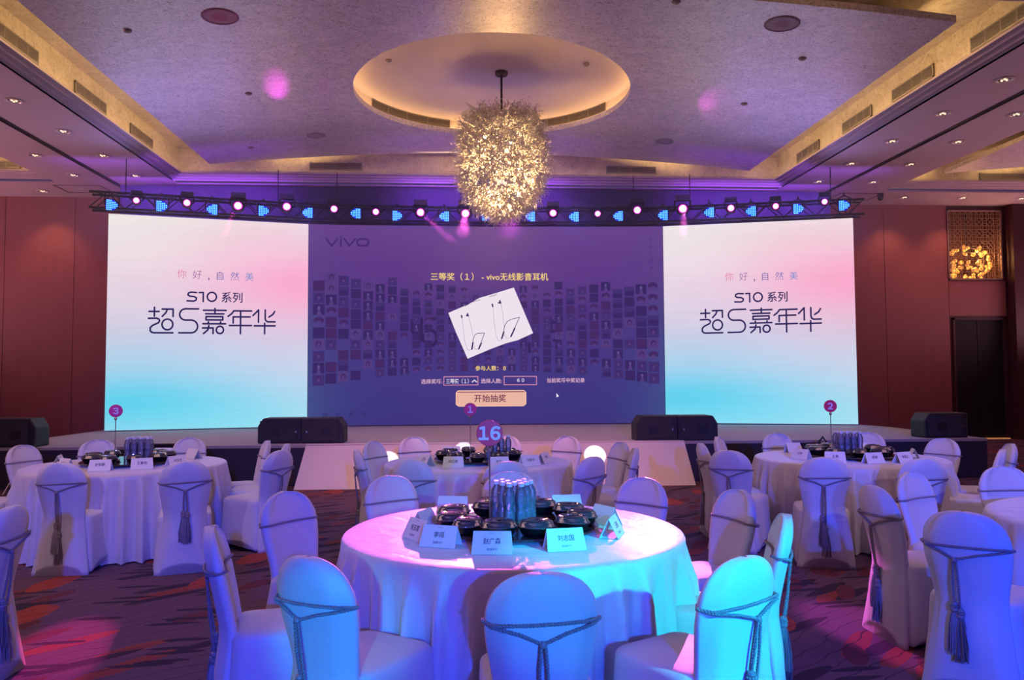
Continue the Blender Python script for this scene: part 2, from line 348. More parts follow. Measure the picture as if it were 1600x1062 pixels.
# ------------------------------------------------------------ ceiling
b = MB()
HY0, HY1 = 8.15, 17.1
def slab(x0, x1, y0, y1): b.box(x0, x1, y0, y1, ZC, ZC + .03)
slab(X0, X1, Y0, HY0); slab(X0, X1, HY1, YB + .03); slab(-8.34, -6.36, HY0, HY1) if False else None
slab(-8.6, -6.1, HY0, HY1); slab(7.16, 9.66, HY0, HY1)
ceil = b.obj('ceiling', M['plaster'], kind='structure')
def vault(x, xc, hw): return 6.0 + .30 * (1 - min(1, abs(x - xc) / hw) ** 2)
def coffer(x0, x1, idx, dome=False):
    """opening with lip line x0..x1, y 8.42..16.55; moulding, gold band, gold top, floating raft"""
    y0, y1 = 8.42, 16.55; xc = (x0 + x1) / 2; hw = (x1 - x0) / 2 - .67
    prof = [(.27, ZC), (.27, 5.815), (.19, 5.815), (.19, 5.85), (.09, 5.85), (.09, 5.885), (0, 5.885), (0, 5.92), (.06, 5.92)]
    def rect(off, z): return [(x0-off, y0-off, z), (x1+off, y0-off, z), (x1+off, y1+off, z), (x0-off, y1+off, z)]
    MB().rings([rect(o, z) for o, z in prof], False, False).obj('trim_%d' % idx, M['plaster'], kind='structure')
    band = MB()
    nseg = 24
    def zt(x): return vault(x, xc, hw) + .42
    ring = []
    for i in range(nseg): ring.append((x0-.1+(x1-x0+.2)*i/nseg, y0-.1))
    ring.append((x1+.1, y0-.1))
    for i in range(nseg): ring.append((x1+.1-(x1-x0+.2)*i/nseg, y1+.1))
    ring.append((x0-.1, y1+.1))
    band.rings([[(x, y, 5.9) for x, y in ring], [(x, y, zt(x)) for x, y in ring]], False, False)
    band.obj('ceiling_coffer_side', M['gold'], ceil)
    top = MB(); rows = []
    for i in range(nseg + 1):
        x = x0 - .1 + (x1 - x0 + .2) * i / nseg; rows.append([(x, y0 - .1, zt(x)), (x, y1 + .1, zt(x))])
    top.rings(rows, False, False, closed=False); top.obj('ceiling_coffer_top', M['gold'], ceil)
    # floating raft
    rx0, rx1, ry0, ry1 = xc - hw, xc + hw, 9.22, 16.0 + .3
    raft = MB()
    if dome:
        cx_, cy_, rr = XC, 12.75, 2.27
        angs = sorted(set([2*PI*i/96 for i in range(96)] + [math.atan2(yy - cy_, xx - cx_) % (2*PI) for xx in (rx0, rx1) for yy in (ry0, ry1)]))
        K = 10; rg = []
        for k in range(K + 1):
            r_ = []
            for a in angs:
                ca, sa = math.cos(a), math.sin(a)
                ts = []
                if ca > 1e-9: ts.append((rx1 - cx_) / ca)
                if ca < -1e-9: ts.append((rx0 - cx_) / ca)
                if sa > 1e-9: ts.append((ry1 - cy_) / sa)
                if sa < -1e-9: ts.append((ry0 - cy_) / sa)
                t = rr + (min(ts) - rr) * k / K
                x, y = cx_ + ca * t, cy_ + sa * t; r_.append((x, y, vault(x, xc, hw)))
            rg.append(r_)
        lo = rg; hi = [[(x, y, z + .09) for x, y, z in r_] for r_ in rg]
        raft.rings(list(reversed(hi)) + lo + [hi[-1]], False, False)
    else:
        lo, hi = [], []
        for i in range(13):
            x = rx0 + (rx1 - rx0) * i / 12; z = vault(x, xc, hw); lo.append([(x, ry0, z), (x, ry1, z), (x, ry1, z + .09), (x, ry0, z + .09)])
        raft.rings(lo, True, True)
    o = raft.obj('ceiling_raft_%d' % idx, M['leaf'], kind='structure')
    # cove strips on top of the raft edge, throwing light outwards onto the gold sides
    E = 1.15
    for xx, dx in ((rx0 + .12, -1), (rx1 - .12, 1)):
        if X0 < xx < X1:
            area((xx, (ry0+ry1)/2, 6.17), (xx + dx, (ry0+ry1)/2, 6.3), ry1 - ry0, .06, 26 * E, GOLD) .name = 'cove_light'
    area((xc, ry1 - .1, 6.30 if dome else 6.3), (xc, ry1 + 1, 6.5), (rx1-rx0)*.8, .05, 22 * E, GOLD)
    area((xc, ry0 + .1, 6.32), (xc, ry0 - 1, 6.5), (rx1-rx0)*.8, .05, 16 * E, GOLD)
    # narrow strips in the trough behind the lip
    for lx, ly, sx, sy in ((xc, y1 + .03, x1 - x0, .03), (x0 - .03, 12.5, .03, y1 - y0), (x1 + .03, 12.5, .03, y1 - y0)):
        area((lx, ly, 5.935), (lx, ly, 7), sx, sy, 3.2 * E, GOLD).rotation_euler = (PI, 0, 0)
    return o
raft = coffer(-5.83, 6.89, 1, True)
coffer(9.93, 22.65, 2); coffer(-21.59, -8.87, 3)
# dome over the chandelier
DCX, DCY = XC, 12.75
b = MB(); prof = [(2.40, 6.335), (2.40, 6.56)] + [(2.40 * math.cos(t) ** .8, 6.56 + .15 * math.sin(t)) for t in [R(a) for a in (8, 18, 30, 45, 60, 75, 86)]]
b.rings([[(DCX + r*math.cos(2*PI*j/96), DCY + r*math.sin(2*PI*j/96), z) for j in range(96)] for r, z in prof], False, True)
b.obj('ceiling_dome', M['domeplaster'], kind='structure', smooth=True)
strip = MB()
strip.rings([[(DCX + r*math.cos(2*PI*j/64), DCY + r*math.sin(2*PI*j/64), vault(DCX + r*math.cos(2*PI*j/64), XC, 5.69) + z) for j in range(64)] for r, z in ((2.345, .092), (2.385, .092), (2.385, .102), (2.345, .102), (2.345, .092))], False, False)
strip.obj('cove_strip', emis('warm_strip', (1, .6, .22), 11), label='warm light strip hidden behind the rim of the round ceiling dome', cat='light')
for s_ in (0,):
    pass
def vent(loc, rz, L, H, label, curved=None, n=7):
    """wall grille: frame and slats, face towards local -y"""
    t = thing('air_vent', label, 'vent', loc, rz)
    f = .018
    MB().box(-L/2, L/2, 0, .02, 0, f).box(-L/2, L/2, 0, .02, H-f, H).box(-L/2, -L/2+f, 0, .02, 0, H).box(L/2-f, L/2, 0, .02, 0, H).obj('frame', M['grille'], t)
    MB().box(-L/2, L/2, .025, .03, 0, H).obj('backing', M['ventdark'], t)
    me = MB().box(-L/2+f, L/2-f, .002, .018, -.004, .004).mesh('slat', M['grille'])
    for i in range(n): ob('slat', me, t, (0, 0, f + (H-2*f) * (i+.5)/n))
    me = MB().box(-.006, .006, .0, .022, 0, H).mesh('mullion', M['grille'])
    for i in range(1, 4): ob('mullion', me, t, (-L/2 + L*i/4, 0, 0))
    return t
# side-band vents (positions along the hall) and back-band vents
ordn = {10.4: 'nearest', 11.8: 'second', 13.3: 'third', 14.8: 'farthest'}
for y, L, w_ in ((10.62, 1.1, 'nearest the camera'), (12.75, 1.05, 'in the middle'), (14.75, 1.0, 'nearest the stage')):
    vent((-5.93 + .03, y, 5.98), R(90), L, .2, 'slatted vent in the gold coffer band on the left, %s' % w_).scale = (1, 1, 1)
for y, L, w_ in ((9.45, 1.2, 'nearest the camera'), (11.45, 1.1, 'second from the camera'), (13.15, 1.0, 'third from the camera'), (15.1, 1.0, 'nearest the stage')):
    vent((6.99 - .03, y, 5.98), R(-90), L, .2, 'slatted vent in the gold coffer band on the right, %s' % w_)
for x, w_ in ((-2.65, 'left'), (3.72, 'right')):
    vent((x, 16.62, 5.99), 0, 1.1, .17, 'slatted vent in the gold band above the stage, %s one' % w_)
vent((12.6, 16.62, 5.96), 0, 1.9, .15, 'slatted vent in the far gold band of the side coffer on the right')
vent((-9.7, 16.62, 5.96), 0, 1.2, .15, 'slatted vent in the far gold band of the side coffer on the left')
# curved vents inside the dome
for a0, a1, w_ in ((R(108), R(152), 'left'), (R(28), R(72), 'right')):
    t = thing('dome_vent', 'curved grille in the wall of the round dome, %s one' % w_, 'vent', (DCX, DCY, 6.42))
    n = 22
    def arc(r, z): return [(r*math.cos(a0+(a1-a0)*i/n), r*math.sin(a0+(a1-a0)*i/n), z) for i in range(n+1)]
    MB().rings([arc(2.392, 0), arc(2.392, .15)], False, False, closed=False).obj('backing', M['ventdark'], t)
    MB().tube(arc(2.385, 0), .01, 4).tube(arc(2.385, .15), .01, 4).obj('frame', M['grille'], t)
    for k in range(1, 7): MB().tube(arc(2.385, .15*k/7), .0045, 4).obj('slat', M['grille'], t)
    for k in range(5):
        a = a0 + (a1-a0)*k/4; MB().tube([(2.38*math.cos(a), 2.38*math.sin(a), 0), (2.38*math.cos(a), 2.38*math.sin(a), .15)], .007, 4).obj('mullion', M['grille'], t)
# partition tracks
for x, w_ in ((-7.40, 'left'), (8.37, 'right')):
    t = MB().box(x-.05, x-.02, 2, 18.3, ZC-.012, ZC+.01).box(x+.02, x+.05, 2, 18.3, ZC-.012, ZC+.01)
    t.box(x-.02, x+.02, 2, 18.3, ZC-.004, ZC+.01)
    t.obj('ceiling_track', M['black'], label='long black partition track in the %s side of the ceiling' % w_, cat='track')
for x in (-8.3, 9.25):
    t = MB(); 
    for q in ((x-.5, x+.5, 17.3, 17.33), (x-.5, x+.5, 17.97, 18.0), (x-.5, x-.47, 17.3, 18), (x+.47, x+.5, 17.3, 18)): t.box(*q, ZC-.006, ZC+.01)
    t.obj('trim_%d' % (8 if x < 0 else 9), M['darkmetal'], kind='structure')
# downlights
def downlight_proto():
    t = thing('downlight', '', 'light', group='recessed downlights in the ceiling border')
    MB().lathe([(.125, 0), (.13, -.012), (.10, -.016), (.09, 0), (.085, .001)], 20).obj('trim_ring', M['trimring'], t)
    MB().lathe([(.088, -.001), (.06, -.003)], 16).obj('reflector', mat('reflector', (.6, .5, .42), .25, .5), t)
    for a in (0, 120, 240): MB().sphere((.035*math.cos(R(a)), .035*math.sin(R(a)), -.006), .017, 8, 4).obj('bulb', M['lamp'], t)
    return t
dl0 = downlight_proto(); index_kids(dl0)
spots_dl = [(-6.71, y, 'left coffer edge row') for y in (12.04, 13.5, 14.95, 16.42)] + [(-7.95, y, 'left of the left partition track') for y in (14.99, 16.42)] + \
    [(-9.3, 17.87, 'far border left end')] + [(x, 17.86, 'far border over the stage') for x in (-6.71, -5.22, -3.75, -2.29, -.86, 2.08, 3.5, 4.93, 6.36, 7.82)] + \
    [(7.74, y, 'right coffer edge row') for y in (10.46, 11.89, 13.36, 14.83, 16.25)] + [(8.96, y, 'right of the right partition track') for y in (11.86, 13.34, 14.82, 16.25)] + \
    [(x, 17.62, 'far border right end') for x in (10.47, 11.91, 13.36)]
cnt = {}
dl_total = {}
for _, _, r_ in spots_dl: dl_total[r_] = dl_total.get(r_, 0) + 1
orders = ['first', 'second', 'third', 'fourth', 'fifth', 'sixth', 'seventh', 'eighth', 'ninth', 'tenth']
for i, (x, y, row) in enumerate(spots_dl):
    o = dl0 if i == 0 else copy_tree(dl0); o.location = (x, y, ZC)
    k = cnt.get(row, 0); cnt[row] = k + 1
    if row.startswith('left coffer') or row.startswith('right coffer') or 'track' in row: o['label'] = 'round recessed downlight, %s from the camera in the %s' % (orders[k], row)
    else: o['label'] = 'round recessed downlight, %s from the left in the %s' % (orders[k], row)
# house lights that graze the back wall and the far border
for x in (-9.3, -6.71, 7.9, 10.47, 11.91, 14.6):
    spot((x, 17.8, ZC - .05), (x, 18.35, 0), 95, 60, (1, .42, .22), .8, .05)
# round ceiling speakers and detectors on the raft
def on_raft(px, py): return vault(px, XC, 6.36 - .67)
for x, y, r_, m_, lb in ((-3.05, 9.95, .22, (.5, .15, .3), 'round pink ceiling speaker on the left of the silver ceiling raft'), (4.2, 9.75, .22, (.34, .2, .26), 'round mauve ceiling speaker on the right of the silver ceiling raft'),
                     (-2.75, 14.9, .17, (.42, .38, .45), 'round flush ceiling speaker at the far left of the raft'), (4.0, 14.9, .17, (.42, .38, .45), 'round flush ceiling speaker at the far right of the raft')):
    t = thing('ceiling_speaker', lb, 'speaker', (x, y, on_raft(x, y)), 0)
    t.rotation_euler = (0, math.atan(.6 * (x - XC) / 5.69**2) , 0)
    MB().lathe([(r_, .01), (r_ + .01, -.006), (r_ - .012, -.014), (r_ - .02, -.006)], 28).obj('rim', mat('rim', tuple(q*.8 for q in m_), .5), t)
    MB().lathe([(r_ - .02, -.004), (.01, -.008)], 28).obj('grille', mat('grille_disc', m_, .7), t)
for x, y, lb in ((-4.3, 10.2, 'left part near the camera'), (-3.4, 12.6, 'left part at mid length'), (4.75, 12.6, 'right part at mid length'), (4.9, 10.7, 'right part near the camera'), (-2.4, 9.3, 'front centre left'), (2.7, 9.4, 'front centre right'), (-4.1, 15.4, 'far left corner')):
    t = thing('smoke_detector', 'small round detector on the silver ceiling raft, %s' % lb, 'detector', (x, y, on_raft(x, y) + .004))
    MB().lathe([(.055, 0), (.055, -.012), (.035, -.03), (.01, -.034)], 16).obj('housing', M['grille'], t, smooth=True)
    MB().lathe([(.06, 0), (.06, -.006), (.05, -.006)], 16).obj('base', M['darkmetal'], t)
for x, lb in ((-1.15, 'left'), (2.05, 'right')):
    t = thing('sprinkler', 'tiny round detector inside the ceiling dome, %s side' % lb, 'detector', (x, 12.4, 6.665))
    MB().lathe([(.05, 0.02), (.05, -.012), (.02, -.03)], 14).obj('housing', M['grille'], t)
for x, y in ((-5.42, 12.55), (-2.05, 15.9), (6.0, 12.3)):
    pass
t = thing('security_camera', 'small dark dome camera hanging from the ceiling right of the stage lights', 'camera', (9.7, 17.3, ZC))
MB().lathe([(.07, 0), (.07, -.05), (.05, -.06)], 16).obj('mount', M['darkmetal'], t)
MB().sphere((0, 0, -.1), .07, 14, 8).obj('dome', M['black'], t, smooth=True)

# ------------------------------------------------------------ chandelier
CH = (.69, 12.9)
ch = thing('chandelier', 'large egg-shaped chandelier of curly glass tendrils hanging from the dome', 'chandelier', (CH[0], CH[1], 5.15))
MB().lathe([(.10, 1.50), (.11, 1.53), (.11, 1.57), (.09, 1.575)], 24).obj('canopy', M['darkmetal'], ch)
MB().tube([(0, 0, 1.52), (0, 0, .6)], .02, 10).obj('stem', M['darkmetal'], ch)
fr = MB()
def egg(zr):   # radius of the glass cloud's core at relative height -1..1
    return .68 * math.sqrt(max(0, 1 - abs((zr - .12) / 1.12) ** 2.4))
for zz in (-.6, -.3, 0, .3, .55):
    r_ = egg(zz / .85) * .55
    fr.tube([(r_*math.cos(2*PI*i/24), r_*math.sin(2*PI*i/24), zz) for i in range(25)], .012, 5)
for a in range(6):
    fr.tube([(.02*math.cos(a), .02*math.sin(a), .6)] + [(egg(zz/.85)*.55*math.cos(a*PI/3), egg(zz/.85)*.55*math.sin(a*PI/3), zz) for zz in (.55, .3, 0, -.3, -.6)], .010, 5)
MB().lathe([(.03, .60), (.40, .56), (.42, .55), (.40, .54), (.03, .57)], 28).obj('light_shield', M['darkmetal'], ch)  # added unseen disc that keeps the bulb light off the dome
fr.obj('wire_frame', M['darkmetal'], ch)
bm_ = emis('bulb_glow', (1, .66, .28), 40)
for i in range(14):
    a = i * 2.4; zz = -.5 + i * .075; r_ = egg(zz / .85) * .5
    MB().sphere((r_*math.cos(a), r_*math.sin(a), zz), .028, 8, 5).obj('bulb', bm_, ch, smooth=True)
gm = bpy.data.materials.new('curled_glass'); gm.use_nodes = True; nt = gm.node_tree; nt.nodes.clear()
o_ = nt.nodes.new('ShaderNodeOutputMaterial'); d_ = nt.nodes.new('ShaderNodeBsdfDiffuse'); t_ = nt.nodes.new('ShaderNodeBsdfTranslucent'); g_ = nt.nodes.new('ShaderNodeBsdfGlossy')
x1 = nt.nodes.new('ShaderNodeMixShader'); x2 = nt.nodes.new('ShaderNodeMixShader')
d_.inputs[0].default_value = (.9, .84, .8, 1); t_.inputs[0].default_value = (.95, .86, .74, 1); g_.inputs['Roughness'].default_value = .12
nt.links.new(d_.outputs[0], x1.inputs[1]); nt.links.new(t_.outputs[0], x1.inputs[2]); x1.inputs[0].default_value = .55
nt.links.new(x1.outputs[0], x2.inputs[1]); nt.links.new(g_.outputs[0], x2.inputs[2]); x2.inputs[0].default_value = .22
nt.links.new(x2.outputs[0], o_.inputs[0])
def tendril(mb, base, d, L, r0, rr):
    d = Vector(d).normalized(); u = d.orthogonal().normalized(); v = d.cross(u)
    ph = rr.random() * 6.28; amp = rr.uniform(.02, .038); turns = rr.uniform(1.0, 1.9); pts = []; rs = []
    for i in range(9):
        t = i / 8; a = ph + t * turns * 2 * PI; k = amp * min(1, t * 1.6)
        p = Vector(base) + d * L * t + u * (k * math.cos(a)) + v * (k * math.sin(a)) + Vector((0, 0, -.02 * t * t))
        pts.append(p); rs.append(r0 * (1 - .72 * t))
    mb.tube(pts, rs, 4)
cr = random.Random(3)
def surf_pt(rr):
    z = rr.uniform(-1, 1); a = rr.random() * 2 * PI
    r_ = egg(z); zz = z * .84
    nrm = Vector((math.cos(a) * (.4 + r_), math.sin(a) * (.4 + r_), z * 1.05 + (.1 if z > 0 else -.1)))
    return Vector((r_*math.cos(a), r_*math.sin(a), zz)), nrm, a
protos = []
for k in range(14):
    mb = MB(); tendril(mb, (0, 0, 0), (0, 0, 1), cr.uniform(.2, .3), .012, cr); protos.append(mb.mesh('glass_tendril', gm, True))
for k in range(300):
    p, nn, a = surf_pt(cr)
    jit = Vector((cr.gauss(0, .22), cr.gauss(0, .22), cr.gauss(0, .22)))
    o = ob('glass_tendril', protos[k % 14], ch, p * .98); o.rotation_euler = (nn.normalized() + jit).to_track_quat('Z', 'Y').to_euler()
mb = MB()
for k in range(4200):
    p, nn, a = surf_pt(cr); s_ = cr.uniform(.78, 1.0)
    tendril(mb, p * s_, nn.normalized() + Vector((cr.gauss(0, .3), cr.gauss(0, .3), cr.gauss(0, .3))), cr.uniform(.13, .22), .012, cr)
for k in range(90):       # long curls under the bottom
    a = cr.random() * 6.28; r_ = cr.uniform(0, .25)
    tendril(mb, (r_*math.cos(a), r_*math.sin(a), -.76 + r_*.3), (math.cos(a)*.35, math.sin(a)*.35, -1), cr.uniform(.18, .32), .011, cr)
mb.obj('glass_curls', gm, ch, smooth=True, kind='stuff')
for z_ in (4.6, 4.95): point((CH[0], CH[1], z_), 330, (1, .56, .2), .3)

# ------------------------------------------------------------ stage
st = thing('stage', 'low stage platform with grey carpet top and black skirt across the hall', 'stage')
outline = [(-7.0, 11.75), (8.1, 11.6), (8.1, 14.4), (7.9, 15.5), (7.9, 17.2), (-6.9, 17.2), (-6.9, 15.3), (-7.0, 13.0)]
MB().rings([[(x, y, .56) for x, y in outline], [(x, y, .6) for x, y in outline]]).obj('deck', M['carpetstage'], st)
ins = [(x*1.0, y + (.01 if y < 12 else -.01), 0) for x, y in outline]
MB().rings([[(x, y, .01) for x, y, _ in ins], [(x, y, .56) for x, y, _ in ins]], False, False).obj('skirt', M['skirt'], st)
rp = thing('ramp_board', 'long white board sloping from the stage front down to the carpet', 'board')
b = MB(); b.add([(-2.37, 11.33, .0), (3.40, 11.22, .0), (3.36, 11.66, .615), (-2.27, 11.72, .615), (-2.37, 11.36, 0), (3.40, 11.25, 0), (3.36, 11.69, .60), (-2.27, 11.75, .60)],
      [(0, 1, 2, 3), (7, 6, 5, 4), (0, 4, 5, 1), (1, 5, 6, 2), (2, 6, 7, 3), (3, 7, 4, 0)]); b.obj('board', M['ramp'], rp)
MB().box(-2.2, 3.3, 11.45, 11.52, .0, .12).obj('support', M['black'], rp)

# ------------------------------------------------------------ LED walls
ZB, ZT = .62, 4.71
def on_line(A, B, bow=0):
    """canvas (u 0..1, v 0..1 from the top) on a standing screen, optional bow away from the hall"""
    dx, dy = B[0] - A[0], B[1] - A[1]; L = math.hypot(dx, dy); nx_, ny_ = dy / L, -dx / L
    if ny_ > 0: nx_, ny_ = -nx_, -ny_
    def P(u, v, off=0):
        k = off - bow * (1 - (2*u - 1) ** 2)
        return (A[0] + dx*u + nx_*k, A[1] + dy*u + ny_*k, ZT - (ZT - ZB) * v)
    return P, L
def flat(P, polys, off):                          # list of [(u,v)...] polygons
    mb = MB()
    for pl in polys: mb.add([P(u, v, off) for u, v in pl], [tuple(range(len(pl)))])
    return mb
def text_mesh(body, size=1.0, bold=0.0, res=3):
    c = bpy.data.curves.new('text', 'FONT'); c.body = body; c.size = size; c.align_x = 'CENTER'; c.align_y = 'CENTER'; c.resolution_u = res; c.offset = bold
    o = bpy.data.objects.new('text', c); col.objects.link(o)
    bpy.context.view_layer.update()
    dg = bpy.context.evaluated_depsgraph_get(); me = bpy.data.meshes.new_from_object(o.evaluated_get(dg))
    vs = [tuple(v.co) for v in me.vertices]; fs = [tuple(p.vertices) for p in me.polygons]
    bpy.data.objects.remove(o); bpy.data.curves.remove(c); bpy.data.meshes.remove(me)
    return vs, fs
def digits(num, bold):
    vs, fs, X = [], [], 0
    for d in num:
        v, f = text_mesh(chr(0xFF10 + int(d)), 1, bold); a, c = min(q[0] for q in v), max(q[0] for q in v); n = len(vs)
        vs += [(q[0] - a + X, q[1]) for q in v]; fs += [tuple(i + n for i in p) for p in f]; X += c - a + .09
    return vs, fs
def screen_text(P, body, cu, cv, hpx, toU, toV, off, bold=0.0, sx=1.0, spacing=1.0):
    vs, fs = text_mesh(body, 1.0, bold)
    if not vs: return MB()
    x0, x1 = min(v[0] for v in vs), max(v[0] for v in vs); y0, y1 = min(v[1] for v in vs), max(v[1] for v in vs)
    s = hpx / max(1e-6, (y1 - y0)); mb = MB()
    mb.add([P(cu + (v[0] - (x0+x1)/2) * s * sx * toU, cv - (v[1] - (y0+y1)/2) * s * toV, off) for v in vs], fs); return mb
def strokes(P, paths, wid, toUV, off):
    """thick rounded strokes on a screen canvas, path points in drawing pixels"""
    mb = MB()
    for pts in paths:
        pts = [Vector((p[0], p[1])) for p in pts]
        for a, c in zip(pts, pts[1:]):
            d = (c - a)
            if d.length < 1e-6: continue
            n = Vector((-d.y, d.x)).normalized() * wid / 2
            mb.add([P(*toUV(*q), off) for q in (a + n, c + n, c - n, a - n)], [(0, 1, 2, 3)])
        for p in pts:
            mb.add([P(*toUV(p.x + wid/2*math.cos(k*PI/5), p.y + wid/2*math.sin(k*PI/5)), off) for k in range(10)], [tuple(range(10))])
    return mb
def circ(cx, cy, rx, ry=None, a0=0, a1=360, n=22):
    ry = ry or rx; return [(cx + rx*math.cos(R(a0 + (a1-a0)*i/n)), cy + ry*math.sin(R(a0 + (a1-a0)*i/n))) for i in range(n+1)]
def screen_body(P, parent, mats, nu=1):
    lo = MB(); us = [i/nu for i in range(nu+1)]
    rg = [[P(u, 1, 0), P(u, 0, 0), P(u, 0, -.12), P(u, 1, -.12)] for u in us]
    lo.rings(rg).obj('cabinet', M['black'], parent)
# LED picture for the side walls, in generated coordinates of the display plane
def side_led_mat(flip):
    m = bpy.data.materials.new('led_picture'); m.use_nodes = True; g = N(m)
    g.b.inputs['Base Color'].default_value = (.01, .01, .012, 1); g.b.inputs['Roughness'].default_value = .5
    at = g.n('ShaderNodeAttribute', attribute_name='uvw'); sp = g.n('ShaderNodeSeparateXYZ'); g.l(at.outputs['Vector'], sp.inputs[0])
    u, v = sp.outputs[0], sp.outputs[1]          # v runs down from the top
    # pink cloud, upper right, running down the right edge
    def blob(cu, cv, su, sv, p=1.0):
        a = g.math('DIVIDE', g.math('SUBTRACT', u, cu), su); c = g.math('DIVIDE', g.math('SUBTRACT', v, cv), sv)
        d = g.math('ADD', g.math('MULTIPLY', a, a), g.math('MULTIPLY', c, c))
        return g.math('POWER', 2.718, g.math('MULTIPLY', d, -1))
    pink = blob(1.0, .30, .55, .20); pink2 = blob(.8, .10, .4, .14)
    cy = blob(.1, .88, .75, .17); cy2 = blob(.55, .97, .7, .14); cyd = blob(.1, .66, .5, .12)
    bs = g.ramp(v, [(0, lin(246, 240, 236)), (.3, lin(232, 216, 228)), (.55, lin(212, 206, 226)), (.8, lin(206, 218, 238)), (1, lin(204, 228, 240))]).outputs[0]
    cur = g.mix(pink, bs, lin(252, 170, 205)); cur = g.mix(g.math('MULTIPLY', pink2, .35), cur, lin(252, 190, 215))
    cur = g.mix(g.math('MULTIPLY', cyd, .25), cur, lin(120, 210, 235))
    cur = g.mix(cy, cur, lin(92, 208, 236)); cur = g.mix(g.math('MULTIPLY', cy2, .55), cur, lin(110, 222, 240))
    # faint scan streaks
    nz = g.n('ShaderNodeTexNoise'); mp = g.n('ShaderNodeMapping'); mp.inputs['Scale'].default_value = (3, 90, 1)
    g.l(at.outputs['Vector'], mp.inputs[0]); g.l(mp.outputs[0], nz.inputs['Vector']); nz.inputs['Scale'].default_value = 1
    cur = g.mix(.12, cur, g.ramp(nz.outputs[0], [(.3, (.6, .6, .6)), (.7, (1, 1, 1))]).outputs[0], 'MULTIPLY')
    g.l(cur, g.b.inputs['Emission Color']); g.b.inputs['Emission Strength'].default_value = 1.0
    return m
def centre_led_mat():
    m = bpy.data.materials.new('led_backdrop_picture'); m.use_nodes = True; g = N(m)
    g.b.inputs['Base Color'].default_value = (.012, .01, .015, 1); g.b.inputs['Roughness'].default_value = .5
    at = g.n('ShaderNodeAttribute', attribute_name='uvw'); sp = g.n('ShaderNodeSeparateXYZ'); g.l(at.outputs['Vector'], sp.inputs[0])
    u, v = sp.outputs[0], sp.outputs[1]
    bs = g.ramp(v, [(0, lin(100, 62, 138)), (.25, lin(92, 54, 130)), (.45, lin(72, 46, 118)), (.75, lin(62, 52, 124)), (.92, lin(54, 50, 122)), (1, lin(56, 46, 118))]).outputs[0]
    e = g.math('POWER', g.math('ABSOLUTE', g.math('SUBTRACT', g.math('MULTIPLY', u, 2), 1)), 6)
    low = g.math('MULTIPLY', e, g.math('SMOOTH_MIN', v, 1))
    cur = g.mix(g.math('MULTIPLY', low, .55), bs, lin(70, 98, 150))
    g.l(cur, g.b.inputs['Emission Color']); g.b.inputs['Emission Strength'].default_value = .92
    return m
def display(P, parent, m, nu=1, name='display'):
    mb = MB(); nv = 1; uv = []
    for i in range(nu + 1):
        for j in (0, 1): uv.append((i/nu, j, 0))
    rg = [[P(i/nu, 0, .004), P(i/nu, 1, .004)] for i in range(nu + 1)]
    mb.rings(rg, False, False, closed=False); me = mb.mesh(name, m)
    at = me.attributes.new('uvw', 'FLOAT_VECTOR', 'POINT'); at.data.foreach_set('vector', [c for p in uv for c in p])
    return ob(name, me, parent)
title = [[(190,525),(290,525)], [(243,483),(243,572)], [(185,595),(265,593),(290,603),(297,620),(285,640),(225,668),(204,690),(204,722),(220,738),(245,742),(432,742)],
  [(320,500),(432,500),(432,575)], [(372,503),(360,535),(322,575)], circ(376,657,55),
  [(690,495),(560,495)] + circ(560,553,62,58,-90,-270,12)[1:] + [(620,611)] + circ(620,677,64,65,-90,90,12)[1:] + [(492,742)],
  [(742,508),(978,508)], [(862,490),(862,545)], [(765,545),(955,545)], [(770,574),(945,574),(945,608),(770,608),(770,574)], [(738,648),(975,648)], [(795,628),(795,648)], [(922,628),(922,648)],
  [(735,692),(845,692),(845,750)], [(800,668),(790,712),(745,750)], circ(916,712,38),
  [(1000,570),(1040,540),(1060,512),(1250,512)], [(1055,640),(1055,575),(1235,575)], [(1133,515),(1133,752)], [(1015,665),(1250,665)],
  [(1265,560),(1325,500),(1325,630)], [(1397,500),(1397,590),(1405,614),(1425,625),(1505,625)], [(1500,515),(1480,547),(1437,575)], [(1280,668),(1505,668)], [(1392,640),(1392,752)]]
s10 = [[(668,326),(612,322),(584,332),(580,352),(600,364),(645,368),(668,382),(664,404),(640,415),(572,412)], [(695,326),(738,324),(738,418)], circ(828,368,48,47)]
navy = emis('navy_picture_ink', lin(38, 32, 84), 1)
grads = [emis('pink_ink', lin(222, 110, 150)), emis('mauve_ink', lin(140, 88, 150)), emis('violet_ink', lin(100, 80, 150)), emis('blue_ink', lin(50, 70, 160)), emis('blue_violet_ink', lin(60, 90, 175)), emis('azure_ink', lin(50, 130, 200))]
def side_wall(A, B, label):
    P, L = on_line(A, B)
    t = thing('led_wall', label, 'screen')
    screen_body(P, t, None); display(P, t, side_led_mat(False))
    # canvas: drawing pixel (200 + X/6.667, 410 + Y/6.667) over a 314 x 326 picture
    tu = lambda X, Y: ((200 + X/6.667 - 166) / 314, (410 + Y/6.667 - 343 - 2.5 * ((X/6.667) / 240 - .5)) / 326)
    strokes(P, title, 18, tu, .008).obj('title_lettering', navy, t)
    strokes(P, s10, 17, tu, .008).obj('series_lettering', navy, t)
    u, v = tu(1040, 372); screen_text(P, '系列', u, v, 112/6.667, 1/314, 1/326, .008, .012, 1.0).obj('series_characters', navy, t)
    for chh, X, Y, gm_ in zip('你好,自然美', (515, 673, 793, 912, 1066, 1222), (134, 138, 185, 146, 148, 150), grads):
        u, v = tu(X, Y); hh = 90 if chh != ',' else 30
        screen_text(P, chh, u, v, hh/6.667, 1/314, 1/326, .008, -.008 if chh != ',' else 0).obj('slogan_character', gm_, t)
    return t
side_wall((-6.65, 15.12), (-3.09, 16.0), 'bright pink and blue LED wall on the left of the stage')
side_wall((4.22, 15.95), (7.80, 14.95), 'bright pink and blue LED wall on the right of the stage')
